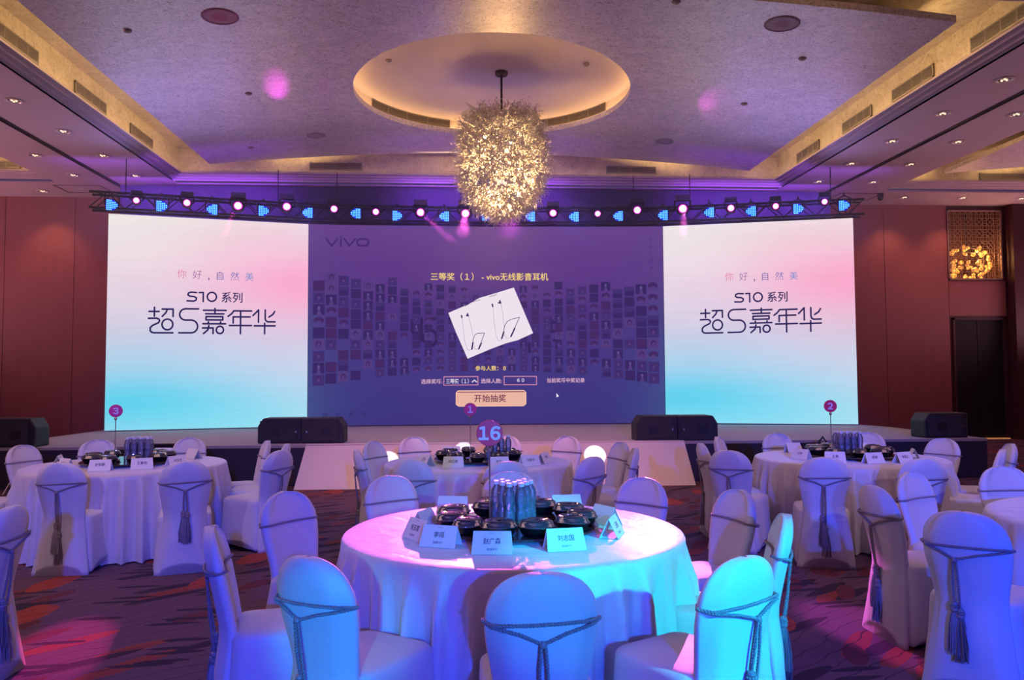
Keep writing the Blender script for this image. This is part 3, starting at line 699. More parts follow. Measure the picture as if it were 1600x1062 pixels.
# centre wall
P, L = on_line((-3.08, 16.0), (4.21, 15.95), .14)
cw = thing('led_wall', 'wide dark violet LED wall at the stage centre with prize draw page', 'screen')
screen_body(P, cw, None, 24); display(P, cw, centre_led_mat(), 24)
def cu(px, py): return ((px - 481.5) / 554.0, (py - 351 - 4 * (1 - ((px - 758) / 277) ** 2) * .8) / 311.0)
cuv = lambda px, py: cu(px, py)
toU, toV = 1/554, 1/311
def ctext(body, px, py, h, m_, name='caption', bold=0.0, sx=1.0, off=.016):
    u, v = cu(px, py); return screen_text(P, body, u, v, h, toU, toV, off, bold, sx).obj(name, m_, cw)
yel = emis('yellow_caption', lin(246, 214, 120)); pal = emis('pale_caption', lin(228, 180, 200)); dkp = emis('dark_violet_ink', lin(50, 26, 92)); dk2 = emis('faint_ink', lin(48, 34, 96))
ctext('三等奖（１） - vivo无线影音耳机', 761, 434, 12.5, yel, bold=.01)
ctext('参与人数：８', 762, 578, 8, yel, bold=.012)
ctext('选择奖项:', 670, 598, 7.5, pal, bold=.01); ctext('选择人数:', 763, 598, 7.5, pal, bold=.01); ctext('当前奖项中奖记录', 880, 597, 7.2, pal, bold=.01)
ctext('三等奖（１）', 710, 598, 8, emis('white_caption', lin(235, 225, 240)), bold=.012, sx=.82); ctext('６０', 809, 597, 5.5, bpy.data.materials['white_caption'], bold=.015)
for k_, ch_ in enumerate('精彩赛事'):
    ctext(ch_, 508 + k_ * 19.5, 646, 7.5, dk2, 'faint_character')
for k_, ch_ in enumerate('PCIXP'): ctext(ch_, 1017, 374 + k_ * 11, 4.5, dkp, 'faint_character')
vs_ = [[(508,374),(516,385),(525,374)], [(530,374),(530,385)], [(530,370),(530,370.6)], [(535,374),(543,385),(552,374)], [(555,377),(558,374.5),(569,374.5),(572,377),(572,382),(569,385),(558,385),(555,382),(555,377)]]
strokes(P, vs_, 2.6, cuv, .012).obj('logo_lettering', emis('logo_violet', lin(58, 26, 100)), cw)
# drop-down boxes, arrow, button, cursor
strokes(P, [[(689,591),(742,591),(742,604),(689,604),(689,591)], [(783,591),(834,591),(834,604),(783,604),(783,591)]], 1.2, cuv, .010).obj('input_box', emis('box_line', lin(214, 140, 170)), cw)
strokes(P, [[(733,599.5),(736.5,596.5),(740,599.5)]], 1.5, cuv, .012).obj('arrow', bpy.data.materials['white_caption'], cw)
bt = flat(P, [[cuv(*q) for q in ((711,613),(814,613),(817,616),(817,634),(813,637),(712,637),(708,634),(708,616))]], .009).obj('button', emis('button_peach', lin(232, 178, 158)), cw)
strokes(P, [[(710,615),(815,615)]], 1.2, cuv, .012).obj('button_edge', emis('button_shadow', lin(120, 50, 90)), bt)
strokes(P, [[(711,613),(814,613),(817,616),(817,634),(813,637),(712,637),(708,634),(708,616),(711,613)]], 1.2, cuv, .013).obj('button_outline', emis('button_line', lin(250, 200, 170)), bt)
ctext('开始抽奖', 761, 625, 12, emis('button_ink', lin(88, 22, 60)), 'button_caption', bold=.01, off=.024)
flat(P, [[cuv(*q) for q in ((865,617),(865,624),(869,622))]], .012).obj('cursor', bpy.data.materials['white_caption'], cw)
# product card with earphones
flat(P, [[cuv(*q) for q in ((696,491),(724,479),(745,467.5),(770,460),(799,451),(829,523),(805,534),(786,539),(762,548),(726,563),(708,522))]], .014).obj('product_card', emis('card_white', lin(236, 224, 234)), cw)
k_ = lambda X, Y: (640 + X/4.62, 420 + Y/4.62)
thin = [[(358,368),(368,460),(378,540),(395,590),(412,602),(428,590)], [(405,355),(425,430),(437,500)], [(437,575),(455,595),(480,590)],
        [(583,285),(590,400),(600,470),(615,525),(630,533),(648,515)], [(640,260),(655,340),(662,430)], [(662,480),(680,515),(708,505)]]
thick = [[(430,590),(438,520),(450,490),(468,477),(520,475),(478,590)], [(645,515),(668,420),(685,392),(715,375),(775,360),(712,500)]]
fat = [[(428,592),(436,545)], [(478,590),(496,548)], [(645,515),(660,468)], [(712,500),(740,440)], [(354,348),(356,362)], [(397,335),(402,350)], [(577,265),(580,282)], [(632,240),(637,258)], [(390,348),(400,348)], [(622,256),(638,254)]]
strokes(P, [[k_(*q) for q in p] for p in thin], .5, cuv, .018).obj('earphone_wires', emis('wire_grey', lin(150, 140, 160)), cw)
strokes(P, [[k_(*q) for q in p] for p in thick], .9, cuv, .019).obj('earphone_neckbands', emis('band_dark', lin(40, 28, 80)), cw)
strokes(P, [[k_(*q) for q in p] for p in fat], 2.3, cuv, .020).obj('earphone_buds', bpy.data.materials['band_dark'], cw)
strokes(P, [[(722,481),(733,474),(746,470.5)], [(760,466),(772,462)]], .7, cuv, .019).obj('card_crease', bpy.data.materials['band_dark'], cw)
# photo mosaic: columns of small portrait tiles
tm = [emis('tile_dark', lin(50, 33, 92)), emis('tile_mid', lin(59, 42, 106)), emis('tile_light', lin(78, 56, 120)), emis('tile_plum', lin(62, 34, 92)), emis('tile_pale', lin(92, 74, 136))]
mr = random.Random(11)
mos = MB(); ncol = 29
def q_(pts, mi, off=.008): mos.add([P(*cuv(*p), off) for p in pts], [tuple(range(len(pts)))], mi)
for c in range(ncol):
    t = (c + .5) / ncol * 2 - 1; xx = 758 + t * 270 * (1 - .0 * abs(t)); wd = 11.5 + 6.5 * t * t
    top = 448 - 15 * t * t + mr.uniform(-10, 8); bot = 583 + 20 * t * t
    y = bot
    while y - wd > top - 2:
        if mr.random() > .06:
            kind_ = mr.choice([0, 0, 1, 2, 3, 4, 2]); xa, xb, ya, yb = xx - wd/2, xx + wd/2, y - wd, y - .8
            if kind_ == 4:     # hatted head on a clear ground
                cxx, cyy = xx, (ya + yb)/2
                q_([(cxx + wd*.46*math.cos(a_), cyy - wd*.08 + wd*.30*math.sin(a_)) for a_ in [i*PI/5 for i in range(10)]], 3)
                q_([(cxx + wd*.24*math.cos(a_), cyy + wd*.16 + wd*.20*math.sin(a_)) for a_ in [i*PI/5 for i in range(10)]], 2, .010)
            elif kind_ == 3:
                q_([(xa, ya), (xb, ya), (xb, yb), (xa, yb)], 0); q_([(xa+wd*.3, yb), (xa+wd*.5, ya+wd*.3), (xa+wd*.75, yb)], 2, .010)
                q_([(xx + wd*.13*math.cos(a_), ya + wd*.35 + wd*.16*math.sin(a_)) for a_ in [i*PI/4 for i in range(8)]], 4, .012)
            elif kind_ == 2:
                q_([(xa, ya), (xb, ya), (xb, yb), (xa, yb)], 2 if mr.random() < .3 else 1)
                q_([(xx + wd*.26*math.cos(a_), ya + wd*.42 + wd*.30*math.sin(a_)) for a_ in [i*PI/4 for i in range(8)]], 3, .010)
                q_([(xx + wd*.14*math.cos(a_), ya + wd*.5 + wd*.18*math.sin(a_)) for a_ in [i*PI/4 for i in range(8)]], 2, .012)
            elif kind_ == 1: q_([(xa, ya), (xb, ya), (xb, yb), (xa, yb)], 1); q_([(xa+1, yb-wd*.5), (xb-1, yb-wd*.6), (xb-1, yb-1), (xa+1, yb-1)], 0, .010)
            else: q_([(xa, ya), (xb, ya), (xb, yb), (xa, yb)], mr.choice([0, 0, 3]))
        y -= wd + .6
mos.obj('photo_mosaic', tm, cw, kind='stuff')
# dim letter outlines behind the mosaic
strokes(P, [[(640,502),(640,520),(654,520)], [(654,500),(654,534)], circ(668,530,10,12), [(662,500),(675,500)], [(857,500),(857,520),(872,520),(872,506),(857,506)], [(823,540),(823,552)], [(866,528),(866,545)], [(862,534),(872,534)]], 5, cuv, .006).obj('dim_lettering', emis('dim_ink', lin(44, 26, 82)), cw)

# ------------------------------------------------------------ truss and stage lights
pl = [(-6.9, 14.65), (-3.05, 15.6), (.55, 15.85), (4.15, 15.6), (8.0, 14.65)]
seg_names = ['far left', 'centre left', 'centre right', 'far right']
tmesh = {}
for (a, c), sn in zip(zip(pl, pl[1:]), seg_names):
    L = math.dist(a, c); rz = math.atan2(c[1]-a[1], c[0]-a[0])
    t = thing('lighting_truss', 'dark box truss segment over the LED walls, %s' % sn, 'truss', (a[0], a[1] + .22, 4.78), rz)
    for yy in (0, .3):
        for zz in (0, .3): MB().tube([(0, yy, zz), (L, yy, zz)], .022, 8).obj('chord', M['truss'], t)
    br = MB(); n = int(L / .3)
    for yy in (0, .3):
        for i in range(n): br.tube([(L*i/n, yy, .3*(i % 2)), (L*(i+1)/n, yy, .3*((i+1) % 2))], .011, 5)
    for zz in (0, .3):
        for i in range(n): br.tube([(L*i/n, .3*(i % 2), zz), (L*(i+1)/n, .3*((i+1) % 2), zz)], .011, 5)
    br.obj('braces', M['truss'], t, kind='stuff')
    for q in (.15, .85): MB().tube([(L*q, .15, .3), (L*q, .15, 1.0)], .01, 6).obj('hanger', M['darkmetal'], t)
MB().box(-7.2, 8.3, 16.9, 16.95, .6, 5.7).obj('black_drape', mat('black_drape', (.05, .04, .08), .9), label='black backing drape behind the LED walls and truss', cat='curtain')
heads = [(-6.04, 14.86, 4.91), (-5.19, 15.07, 4.92), (-4.3, 15.29, 4.92), (-3.42, 15.51, 4.96), (-2.52, 15.64, 4.95), (-1.7, 15.69, 4.91), (-0.81, 15.76, 4.92), (0.1, 15.82, 4.92), (0.97, 15.82, 4.93), (1.89, 15.76, 4.93), (2.8, 15.69, 4.91), (3.61, 15.64, 4.98), (4.52, 15.51, 4.99), (5.44, 15.28, 4.96), (6.28, 15.07, 4.96), (7.18, 14.85, 5.01)]
pars = [(-6.42, 14.77, 4.79), (-5.6, 14.97, 4.82), (-4.74, 15.18, 4.81), (-3.83, 15.41, 4.84), (-3.02, 15.6, 4.85), (-2.09, 15.67, 4.86), (-1.27, 15.72, 4.83), (-0.33, 15.79, 4.84), (0.53, 15.85, 4.87), (1.42, 15.79, 4.85), (2.31, 15.73, 4.84), (3.21, 15.67, 4.85), (4.12, 15.6, 4.86), (5.01, 15.39, 4.88), (5.8, 15.19, 4.87), (6.68, 14.98, 4.88), (7.51, 14.77, 4.91)]
pinklens = emis('pink_lens', (1, .30, .95), 9); pinkring = emis('pink_lens_rim', (1, .0, .7), 1.6)
led_b = emis('blue_led', (.06, .3, 1), 4); ledface = emis('blue_led_face', (.0, .01, 1), 1.0)
def head_proto(k):
    t = thing('moving_head_light', '', 'light', group='pink moving head lights on the truss')
    MB().box(-.13, .13, .10, .30, .16, .26).obj('base', M['black'], t)
    MB().tube([(-.11, .1, 0), (-.14, .12, .03), (-.14, .18, .14), (-.1, .2, .19), (.1, .2, .19), (.14, .18, .14), (.14, .12, .03), (.11, .1, 0)], .018, 6).obj('yoke', M['black'], t)
    hb = MB(); hb.rings([[(r_*math.cos(2*PI*j/16), y_, r_*math.sin(2*PI*j/16)) for j in range(16)] for r_, y_ in ((.085, 0), (.10, .02), (.115, .12), (.09, .26), (.05, .3))]); h = hb.obj('head', M['black'], t, smooth=True)
    MB().rings([[(r_*math.cos(2*PI*j/20), y_, r_*math.sin(2*PI*j/20)) for j in range(20)] for r_, y_ in ((.078, -.002), (.07, -.010), (.06, -.010))], False, True).obj('lens_rim', pinkring, t)
    MB().rings([[(r_*math.cos(2*PI*j/20), y_, r_*math.sin(2*PI*j/20)) for j in range(20)] for r_, y_ in ((.062, -.008), (.05, -.022), (.02, -.03))], False, True).obj('lens', pinklens, t)
    return t
hp = head_proto(0); index_kids(hp)
sizes = [.75, .85, 1.05, 1.0, .9, .85, 1.05, 1.1, .95, .95, .8, 1.0, 1.15, .9, .8, .75]
for i, (x, y, z) in enumerate(heads):
    o = hp if i == 0 else copy_tree(hp); o.location = (x, y, z); s_ = sizes[i]; o.scale = (s_, s_, s_)
    o.rotation_euler = (R(6), 0, math.atan2(-(x - 0), y) * .9)
    o['label'] = 'pink glowing moving head light, %s from the left on the truss' % (orders + ['eleventh', 'twelfth', 'thirteenth', 'fourteenth', 'fifteenth', 'sixteenth', 'seventeenth'])[i]
def par_proto(direction):
    t = thing('led_par_light', '', 'light', group='blue LED par lights on the truss')
    s = direction
    tri = [(-.085*s, .10), (.03*s, .095), (.105*s, .02), (.105*s, -.02), (.03*s, -.095), (-.085*s, -.10), (-.10*s, -.06), (-.10*s, .06)]
    MB().rings([[(x*1.12, 0, z*1.12) for x, z in tri], [(x*1.12, .1, z*1.12) for x, z in tri]]).obj('housing', M['black'], t)
    MB().add([(x, -.004, z) for x, z in tri], [tuple(range(8))]).obj('lens_plate', ledface, t)
    l = MB(); n = 0
    for r_ in range(6):
        for c_ in range(6):
            xx = (-.078 + c_*.032) * s; zz = (r_ - 2.5) * .033
            if abs(zz) <= .10 * (1 - max(0, (c_ - 2) / 4.2)) : l.lathe([(.0125, 0), (.009, .004)], 8, (0, 0, 0)); 
            else: continue
            for q in range(len(l.v) - 16, len(l.v)):
                vx, vy, vz = l.v[q]; l.v[q] = (vx + xx, -.006 - vz, vy + zz)
    l.obj('led_cluster', led_b, t, kind='stuff')
    MB().tube([(-.12, .05, 0), (-.12, .08, .14), (0, .1, .2), (.12, .08, .14), (.12, .05, 0)], .012, 6).obj('yoke', M['black'], t)
    MB().tube([(0, .09, .2), (0, .2, .24), (0, .34, .26)], .02, 6).obj('clamp', M['black'], t)
    return t
pp = par_proto(1); pm = par_proto(-1); index_kids(pp); index_kids(pm)
dirs = [1, 1, -1, 1, -1, -1, 1, -1, 1, -1, -1, -1, -1, -1, -1, 1, 1]
used = {1: pp, -1: pm}; first = {1: True, -1: True}
for i, (x, y, z) in enumerate(pars):
    k = dirs[i]
    if first[k]: o = used[k]; first[k] = False
    else: o = copy_tree(used[k])
    o.location = (x, y - .05, z); o.rotation_euler = (R(8), 0, math.atan2(-x, y)); 
    o['label'] = 'blue glowing LED par light, %s from the left on the truss' % (orders + ['eleventh', 'twelfth', 'thirteenth', 'fourteenth', 'fifteenth', 'sixteenth', 'seventeenth'])[i]
# real wash from the blue pars and pink heads onto the stage area, ceiling and hall
for i in (1, 4, 7, 10, 13, 15):
    x, y, z = pars[i]; spot((x, y - .2, z), (x * .8, 6, 1), 75, 60, (.1, .12, 1), .8, .08)
for i, tgt in ((1, (-2.6, 13.5, 6.1)), (3, (-1.2, 13.8, 6.2)), (6, (2.6, 13.4, 6.2)), (12, (4.6, 13.0, 6.1)), (14, (3.0, 14.0, 6.1)), (10, (5.2, 12.0, 6.0))):
    x, y, z = heads[i]; spot((x, y - .25, z + .03), tgt, 24, 18, (1, .12, .85), .9, .05)
for i, x in enumerate((-5.0, 0.5, 6.0)):
    area((x, 14.2, 4.9), (x, 12.4, 6.4), 2.5, .3, 10, (.28, .22, 1))

# ------------------------------------------------------------ stage monitors
def wedge(x, y, L, flip, label, s=1.0):
    t = thing('stage_monitor', label, 'speaker', (x, y, .6))
    f = -1 if flip else 1
    prof = [(-.5, 0), (.5, 0), (.5, .26), (.38, .38), (-.5, .38)]
    prof = [(p*L*f, z*s) for p, z in prof]
    bb = MB(); bb.rings([[(px, -.2, z) for px, z in prof], [(px, .2, z) for px, z in prof]])
    o = bb.obj('cabinet', M['speaker'], t)
    bv = o.modifiers.new('bevel', 'BEVEL'); bv.width = .02; bv.segments = 2
    MB().box(-.44*L, .36*L, -.212, -.2, .04, .34*s).obj('grille', M['grillecloth'], t)
    MB().box(.1*L*f - .07, .1*L*f + .07, -.216, -.21, .12, .24).obj('handle', M['black'], t)
    MB().box(-.36*L*f - .012, -.36*L*f + .012, -.22, -.212, .16, .19).obj('badge', M['steel'], t)
    for q in (-.4, .4): MB().box(q*L - .04, q*L + .04, -.16, .16, -.0, .012).obj('foot', M['black'], t)
wedge(-2.72, 12.2, .66, True, 'black stage monitor, outer one of the pair left of the ramp')
wedge(-2.08, 12.15, .64, False, 'black stage monitor, inner one of the pair left of the ramp')
wedge(2.98, 11.95, .64, True, 'black stage monitor, inner one of the pair right of the ramp')
wedge(3.60, 11.92, .62, False, 'black stage monitor, outer one of the pair right of the ramp')
wedge(-6.5, 12.0, .68, False, 'large black speaker on the far left stage corner', 1.1)
wedge(7.55, 11.95, .70, True, 'large black speaker on the far right stage corner', 1.02)
t = thing('video_monitor', 'flat black monitor tilted on the floor before the stage behind the left table', 'monitor', (-4.05, 11.25, 0), R(-3))
b = MB(); b.rings([[(x, y, z) for x, y, z in q] for q in ([(-.5, .02, .12), (.5, .02, .12), (.5, .06, .12), (-.5, .06, .12)], [(-.5, -.12, .68), (.5, -.12, .68), (.5, -.08, .68), (-.5, -.08, .68)])]); b.obj('panel', M['black'], t)
MB().tube([(-.5, -.13, .685), (.5, -.13, .685)], .008).tube([(.5, .02, .12), (.5, -.13, .685)], .008).tube([(-.5, .02, .12), (-.5, -.13, .685)], .008).obj('bezel', M['steel'], t)
for q in (-.35, .35): MB().tube([(q, .04, .15), (q, -.25, .01)], .015).tube([(q, .04, .15), (q, .25, .01)], .015).obj('leg', M['darkmetal'], t)
for x, y, lb in ((-6.0, 11.3, 'black floor stand leaning by the stage skirt left of the left table'), (5.22, 11.2, 'black cable loop standing behind the bottles of the right rear table')):
    t = thing('floor_stand', lb, 'stand', (x, y, 0))
    MB().tube([(0, 0, .58), (.08, 0, .68), (.16, 0, .57), (0, 0, .57)], .018, 6).obj('hook', M['black'], t)
    MB().tube([(-.25, -.1, .01), (0, 0, .57)], .012, 6).tube([(.25, .1, .01), (.1, 0, .57)], .012, 6).obj('rod', M['steel'], t)

# ------------------------------------------------------------ chairs
def smooth(t): return t*t*(3-2*t)
def back_c(z):
    return -.225 - .095*((z-.45)/.46)**1.15 if z >= .45 else -.225 - .055*((.45-z)/.45)
def back_w(z):
    if z < .45: return .165 + .065*((.45-z)/.45)**1.2
    if z < .72: return .165 + .035*smooth((z-.45)/.27)
    return .2 * (1 - min(1, (z-.72)/.19)**2.5)**(1/2.5)
def back_t(z):
    return .034 if z < .8 else .034*(1-.65*((z-.8)/.11)**2)
def rrect(w, d, k=.45, n=6, cy=0):
    """rounded rectangle ring, half sizes w,d, corner radius k*min"""
    r = k*min(w, d); pts = []
    for qx, qy, a0 in ((1, 1, 0), (-1, 1, 90), (-1, -1, 180), (1, -1, 270)):
        for i in range(n+1):
            a = R(a0 + 90*i/n); pts.append((qx*(w-r) + r*math.cos(a), cy + qy*(d-r) + r*math.sin(a)))
    # subdivide long sides
    out = []
    for i, p in enumerate(pts):
        q = pts[(i+1) % len(pts)]; out.append(p); L = math.dist(p, q)
        m_ = 5 if L > .1 else 0
        for j in range(1, m_+1): out.append((p[0]+(q[0]-p[0])*j/(m_+1), p[1]+(q[1]-p[1])*j/(m_+1)))
    return out
def chair_meshes():
    zs = [0, .03, .07, .12, .2, .3, .38, .43, .48, .54, .6, .66, .70, .72, .735, .75, .77, .79, .81, .83, .85, .87, .885, .897, .905, .91]
    rg = []
    for z in zs:
        w_ = max(back_w(z), .012); t_ = back_t(z)
        if abs(z-.735) < .012: w_ -= .004; t_ -= .003
        base = []
        n = 9
        for i in range(n): base.append((-1 + 2*i/(n-1), -1))
        for i in range(1, 4): base.append((1, -1 + 2*i/4))
        for i in range(n): base.append((1 - 2*i/(n-1), 1))
        for i in range(1, 4): base.append((-1, 1 - 2*i/4))
        ring = []
        for a, c in base:
            ex = 3.2 if z < .8 else 2.6
            l_ = (abs(a)**ex + abs(c)**ex)**(1/ex) if abs(a) > .75 else 1
            x = w_*a/l_; y = t_*c/l_
            bow = .028*(1-a*a) if z > .3 else .028*(1-a*a)*z/.3      # backrest curves round the sitter
            zz = z + (.075*(1-a*a)*(1-z/.2) if z < .2 else 0)
            ring.append((x, back_c(z) + y - bow, zz))
        rg.append(ring)
    back = MB().rings(rg).mesh('back_cover', M['spandex'], True)
    rg = []
    for z in [0, .03, .08, .15, .25, .35, .41, .445]:
        f = ((.45-z)/.45); w_ = .205 + .032*f**1.2; d_ = .225 + .03*f; ring = []
        k = .32 if z > .2 else .2
        for x, y in rrect(w_, d_, k, 5, -.005 + .0*f):
            ax = abs(x)/w_; ay = abs(y + .005)/d_; arch = .0
            if z < .2:
                arch = .085*(1-ax**2.2) if ay > .93 else .085*(1-ay**2.2)
                arch *= (1 - z/.2)
            ring.append((x, y, z + arch))
        rg.append(ring)
    for ins, z in ((.006, .458), (.018, .468), (.04, .473), (.09, .478), (.15, .482), (.198, .483)):
        rg.append([(x*(1-ins/.205), (y+.005)*(1-ins/.225)-.005, z) for x, y in rrect(.205, .225, .32, 5, -.005)])
    seat = MB().rings(rg).mesh('seat_cover', M['spandex'], True)
    for me_ in (back, seat): pass
    return back, seat
BACK, SEAT = chair_meshes()
def twist(mb, path, r=.0040, off=.0040, pitch=.024, step=.0045, n=4):
    """two-ply twisted cord along a polyline"""
    pts = [Vector(p) for p in path]; dense = []
    for a, c in zip(pts, pts[1:]):
        k = max(1, int((c-a).length/step)); dense += [a.lerp(c, i/k) for i in range(k)]
    dense.append(pts[-1]); s = 0; A, B = [], []
    for i, p in enumerate(dense):
        if i: s += (p - dense[i-1]).length
        t = (dense[min(i+1, len(dense)-1)] - dense[max(i-1, 0)]).normalized(); ref = Vector((0, 1, 0)) if abs(t.y) < .9 else Vector((1, 0, 0))
        u = t.cross(ref).normalized(); v = t.cross(u); a = 2*PI*s/pitch
        A.append(p + off*(u*math.cos(a) + v*math.sin(a))); B.append(p - off*(u*math.cos(a) + v*math.sin(a)))
    mb.tube(A, r, n); mb.tube(B, r, n)
def cord_mesh(vx, vz, heads_):
    mb = MB(); z0 = .738
    def rear(x, z, o=.011): 
        a = x/max(.05, back_w(z)); return (x, back_c(z) - back_t(z) - .028*(1-a*a) - o, z)
    def front(x, z, o=.008):
        a = x/max(.05, back_w(z)); return (x, back_c(z) + back_t(z) - .028*(1-a*a) + o, z)
    w_ = back_w(z0) + .008
    side = lambda s: (s*w_, back_c(z0), z0)
    xs = [-.17, -.1, -.03, .03, .1, .17]
    twist(mb, [side(-1)] + [front(x, z0 + .004) for x in xs] + [side(1)])
    twist(mb, [side(-1)] + [rear(x, z0 - .006 + .012*(x+.17)/.34) for x in xs] + [side(1)])
    twist(mb, [side(-1), rear(-.17, z0-.012), rear(vx*.5-.08, (z0+vz)/2), rear(vx, vz)])
    twist(mb, [side(1), rear(.17, z0-.008), rear(vx*.5+.08, (z0+vz)/2), rear(vx, vz)])
    mb.sphere(rear(vx, vz, .014), .014, 8, 5)
    ends = []
    for i, (dx, hz) in enumerate(heads_):
        p0 = Vector(rear(vx, vz, .018)); p1 = Vector((vx + dx, back_c(max(.45, hz)) - .034 - .028 - .022, hz))
        twist(mb, [p0 + Vector((.007*(1 if i else -1), 0, 0)), p0.lerp(p1, .5) + Vector((.006*(1 if i else -1), -.004, 0)), p1]); ends.append(p1)
    return mb.mesh('tie_cord', M['cord'], True), ends
def tassel_mesh(seed, L=.2):
    r_ = random.Random(seed); mb = MB()
    mb.lathe([(.004, .012), (.016, .006), (.018, -.004), (.012, -.014)], 10); mb.lathe([(.012, -.014), (.020, -.022), (.021, -.032), (.013, -.042), (.013, -.05)], 10)
    for i in range(9): a = i*2*PI/9; mb.sphere((.017*math.cos(a), .017*math.sin(a), -.014), .006, 5, 4)
    for i in range(110):
        a = r_.random()*2*PI; rr = math.sqrt(r_.random()); k0 = .016*rr; k1 = .036*rr*r_.uniform(.85, 1.15); l_ = L*r_.uniform(.9, 1.02)
        j = r_.uniform(-.006, .006)
        mb.tube([(k0*math.cos(a), k0*math.sin(a), -.045), (k1*.75*math.cos(a), k1*.75*math.sin(a), -.045-l_*.3), (k1*math.cos(a)+j, k1*math.sin(a), -.045-l_*.65), (k1*1.1*math.cos(a), k1*1.1*math.sin(a)+j, -.045-l_)], .0021, 3)
    return mb.mesh('tassel', M['cord'])
TASS = [tassel_mesh(1), tassel_mesh(2)]
VAR = [cord_mesh(.0, .668, [(-.012, .50), (.018, .49)]), cord_mesh(-.01, .672, [(-.012, .42), (.012, .34)]), cord_mesh(.05, .675, [(-.01, .47), (.012, .40)]), cord_mesh(-.04, .67, [(-.014, .45), (.012, .42)])]
CHAIR_P = []
for vi, (cm, ends) in enumerate(VAR):
    t = thing('banquet_chair', '', 'chair')
    ob('back_cover', BACK, t); ob('seat_cover', SEAT, t); ob('tie_cord', cm, t)
    for k, e in enumerate(ends): ob('tassel', TASS[k], t, tuple(e), rz=k*1.3)
    index_kids(t); CHAIR_P.append([t, False])
cn = [0]
def chair(tx, ty, cx_, cy_, label, group, face=None, var=None, dr=0):
    """tx,ty: where the top of the backrest stands; the seat points at cx_,cy_"""
    v = cn[0] % 4 if var is None else var; cn[0] += 1
    a = math.atan2(cy_-ty, cx_-tx) if face is None else R(face)
    p = CHAIR_P[v]
    if not p[1]: o = p[0]; p[1] = True
    else: o = copy_tree(p[0])
    o.location = (tx + math.cos(a)*.315 , ty + math.sin(a)*.315, 0); o.rotation_euler = (0, 0, a - PI/2)
    o['label'] = label; o['group'] = group; return o
G16 = 'chairs around the foreground table'; L = 'white covered chair '
T16 = (.28, 4.25)
for x, y, lb, fc, vr in ((.278, 2.72, 'with its back to the camera before the foreground table', None, 0), (-.57, 3.03, 'angled at the front left of the foreground table, back turned', None, 3), (-1.12, 3.67, 'side-on at the left of the foreground table, two tassels hanging behind', 12, 1),
      (-1.034, 4.734, 'facing the camera at the far left side of the foreground table', -38, 0), (-.49, 5.43, 'behind the foreground table, left of the bottles and sign', None, 2), (.345, 5.56, 'behind the foreground table, directly behind the bottles', None, 0),
      (1.205, 5.147, 'behind the foreground table, right of the bottles', None, 1), (1.624, 4.542, 'facing left at the far right side of the foreground table', 196, 2), (1.552, 3.728, 'side-on at the right of the foreground table with long tassels', 163, 1), (1.047, 2.886, 'angled at the front right of the foreground table, lit cyan', None, 2)):
    chair(x, y, *T16, (L + lb), G16, fc, vr)
T3 = (-3.22, 7.82); G3 = 'chairs around the left table'
for x, y, lb, fc, vr in ((-3.242, 6.593, 'at the front left of the left table, back to the camera', None, 1), (-2.245, 6.576, 'at the front right of the left table, back to the camera', 108, 0), (-4.5, 8.38, 'facing the camera at the left end of the left table', None, 2), (-4.03, 9.0, 'behind the left table on the left, top above the sign pole', None, 0),
      (-3.075, 9.15, 'behind the left table on the right, beside the black monitor', None, 1), (-2.1, 8.62, 'facing left at the far right of the left table', 200, 2), (-1.80, 8.2, 'narrow edge seen behind another chair right of the left table', 185, 0), (-1.69, 7.47, 'side-on at the right end of the left table', 150, 0),
      (-4.72, 7.55, 'cut by the left edge of the photo, beside the left table', 8, 1), (-4.45, 6.85, 'at the near left of the left table, only the seat in view', 35, 2)):
    chair(x, y, *T3, L + lb, G3, fc, vr)
T1 = (.17, 7.65); G1 = 'chairs around the centre rear table'
for x, y, lb, fc, vr in ((-.961, 7.442, 'side-on at the left end of the centre rear table', 12, 1), (-.93, 8.38, 'facing the camera at the far left of the centre rear table', -30, 0), (-.54, 8.95, 'behind the centre rear table on the left, against the ramp', None, 0), (-.404, 6.5, 'at the front left of the centre rear table, back to the camera', None, 0), (.366, 6.28, 'at the front middle of the centre rear table, top glowing violet', None, 2),
      (1.10, 6.55, 'at the front right of the centre rear table, back to the camera', 132, 0), (1.20, 8.8, 'behind the centre rear table on the right, against the ramp', None, 1), (1.63, 7.95, 'facing left at the right end of the centre rear table', 195, 2), (1.62, 7.28, 'narrow violet side at the right end of the centre rear table', 172, 0), (.505, 9.0, 'behind the centre rear table hidden by the red sign', None, 0)):
    chair(x, y, *T1, L + lb, G1, fc, vr)
T2 = (3.87, 7.62); G2 = 'chairs around the right rear table'
for x, y, lb, fc, vr in ((2.411, 7.727, 'seen edge-on at the left end of the right rear table with tassels', -4, 1), (2.844, 8.5, 'small top behind the left end of the right rear table', -30, 0), (2.42, 6.966, 'at the near left of the right rear table, back half turned', 52, 0), (3.68, 8.95, 'behind the right rear table left of the sign pole', None, 0), (2.99, 6.30, 'at the front left of the right rear table, long tassel', 72, 1),
      (4.78, 8.95, 'behind the right rear table hidden by the bottles', None, 0), (5.10, 8.0, 'facing left behind the right of the right rear table', 205, 1), (3.73, 6.12, 'at the front right of the right rear table', 85, 0), (4.83, 6.75, 'right of the right rear table with violet back', 142, 3), (5.32, 7.3, 'pink topped, right end of the right rear table', 160, 1)):
    chair(x, y, *T2, L + lb, G2, fc, vr)
TR = (4.0, 4.2); GR = 'chairs around the table at the right edge'
for x, y, lb, fc, vr in ((2.516, 4.642, 'side-on with pink lit edge left of the right-edge table', 2, 1), (3.093, 5.222, 'facing the camera behind the blue chair on the right', -62, 2), (2.469, 3.731, 'lit blue, back to the camera at the right edge', 42, 3), (3.95, 5.5, 'behind the right-edge table, cut by the frame', -92, 0)):
    chair(x, y, *TR, L + lb, GR, fc, vr)
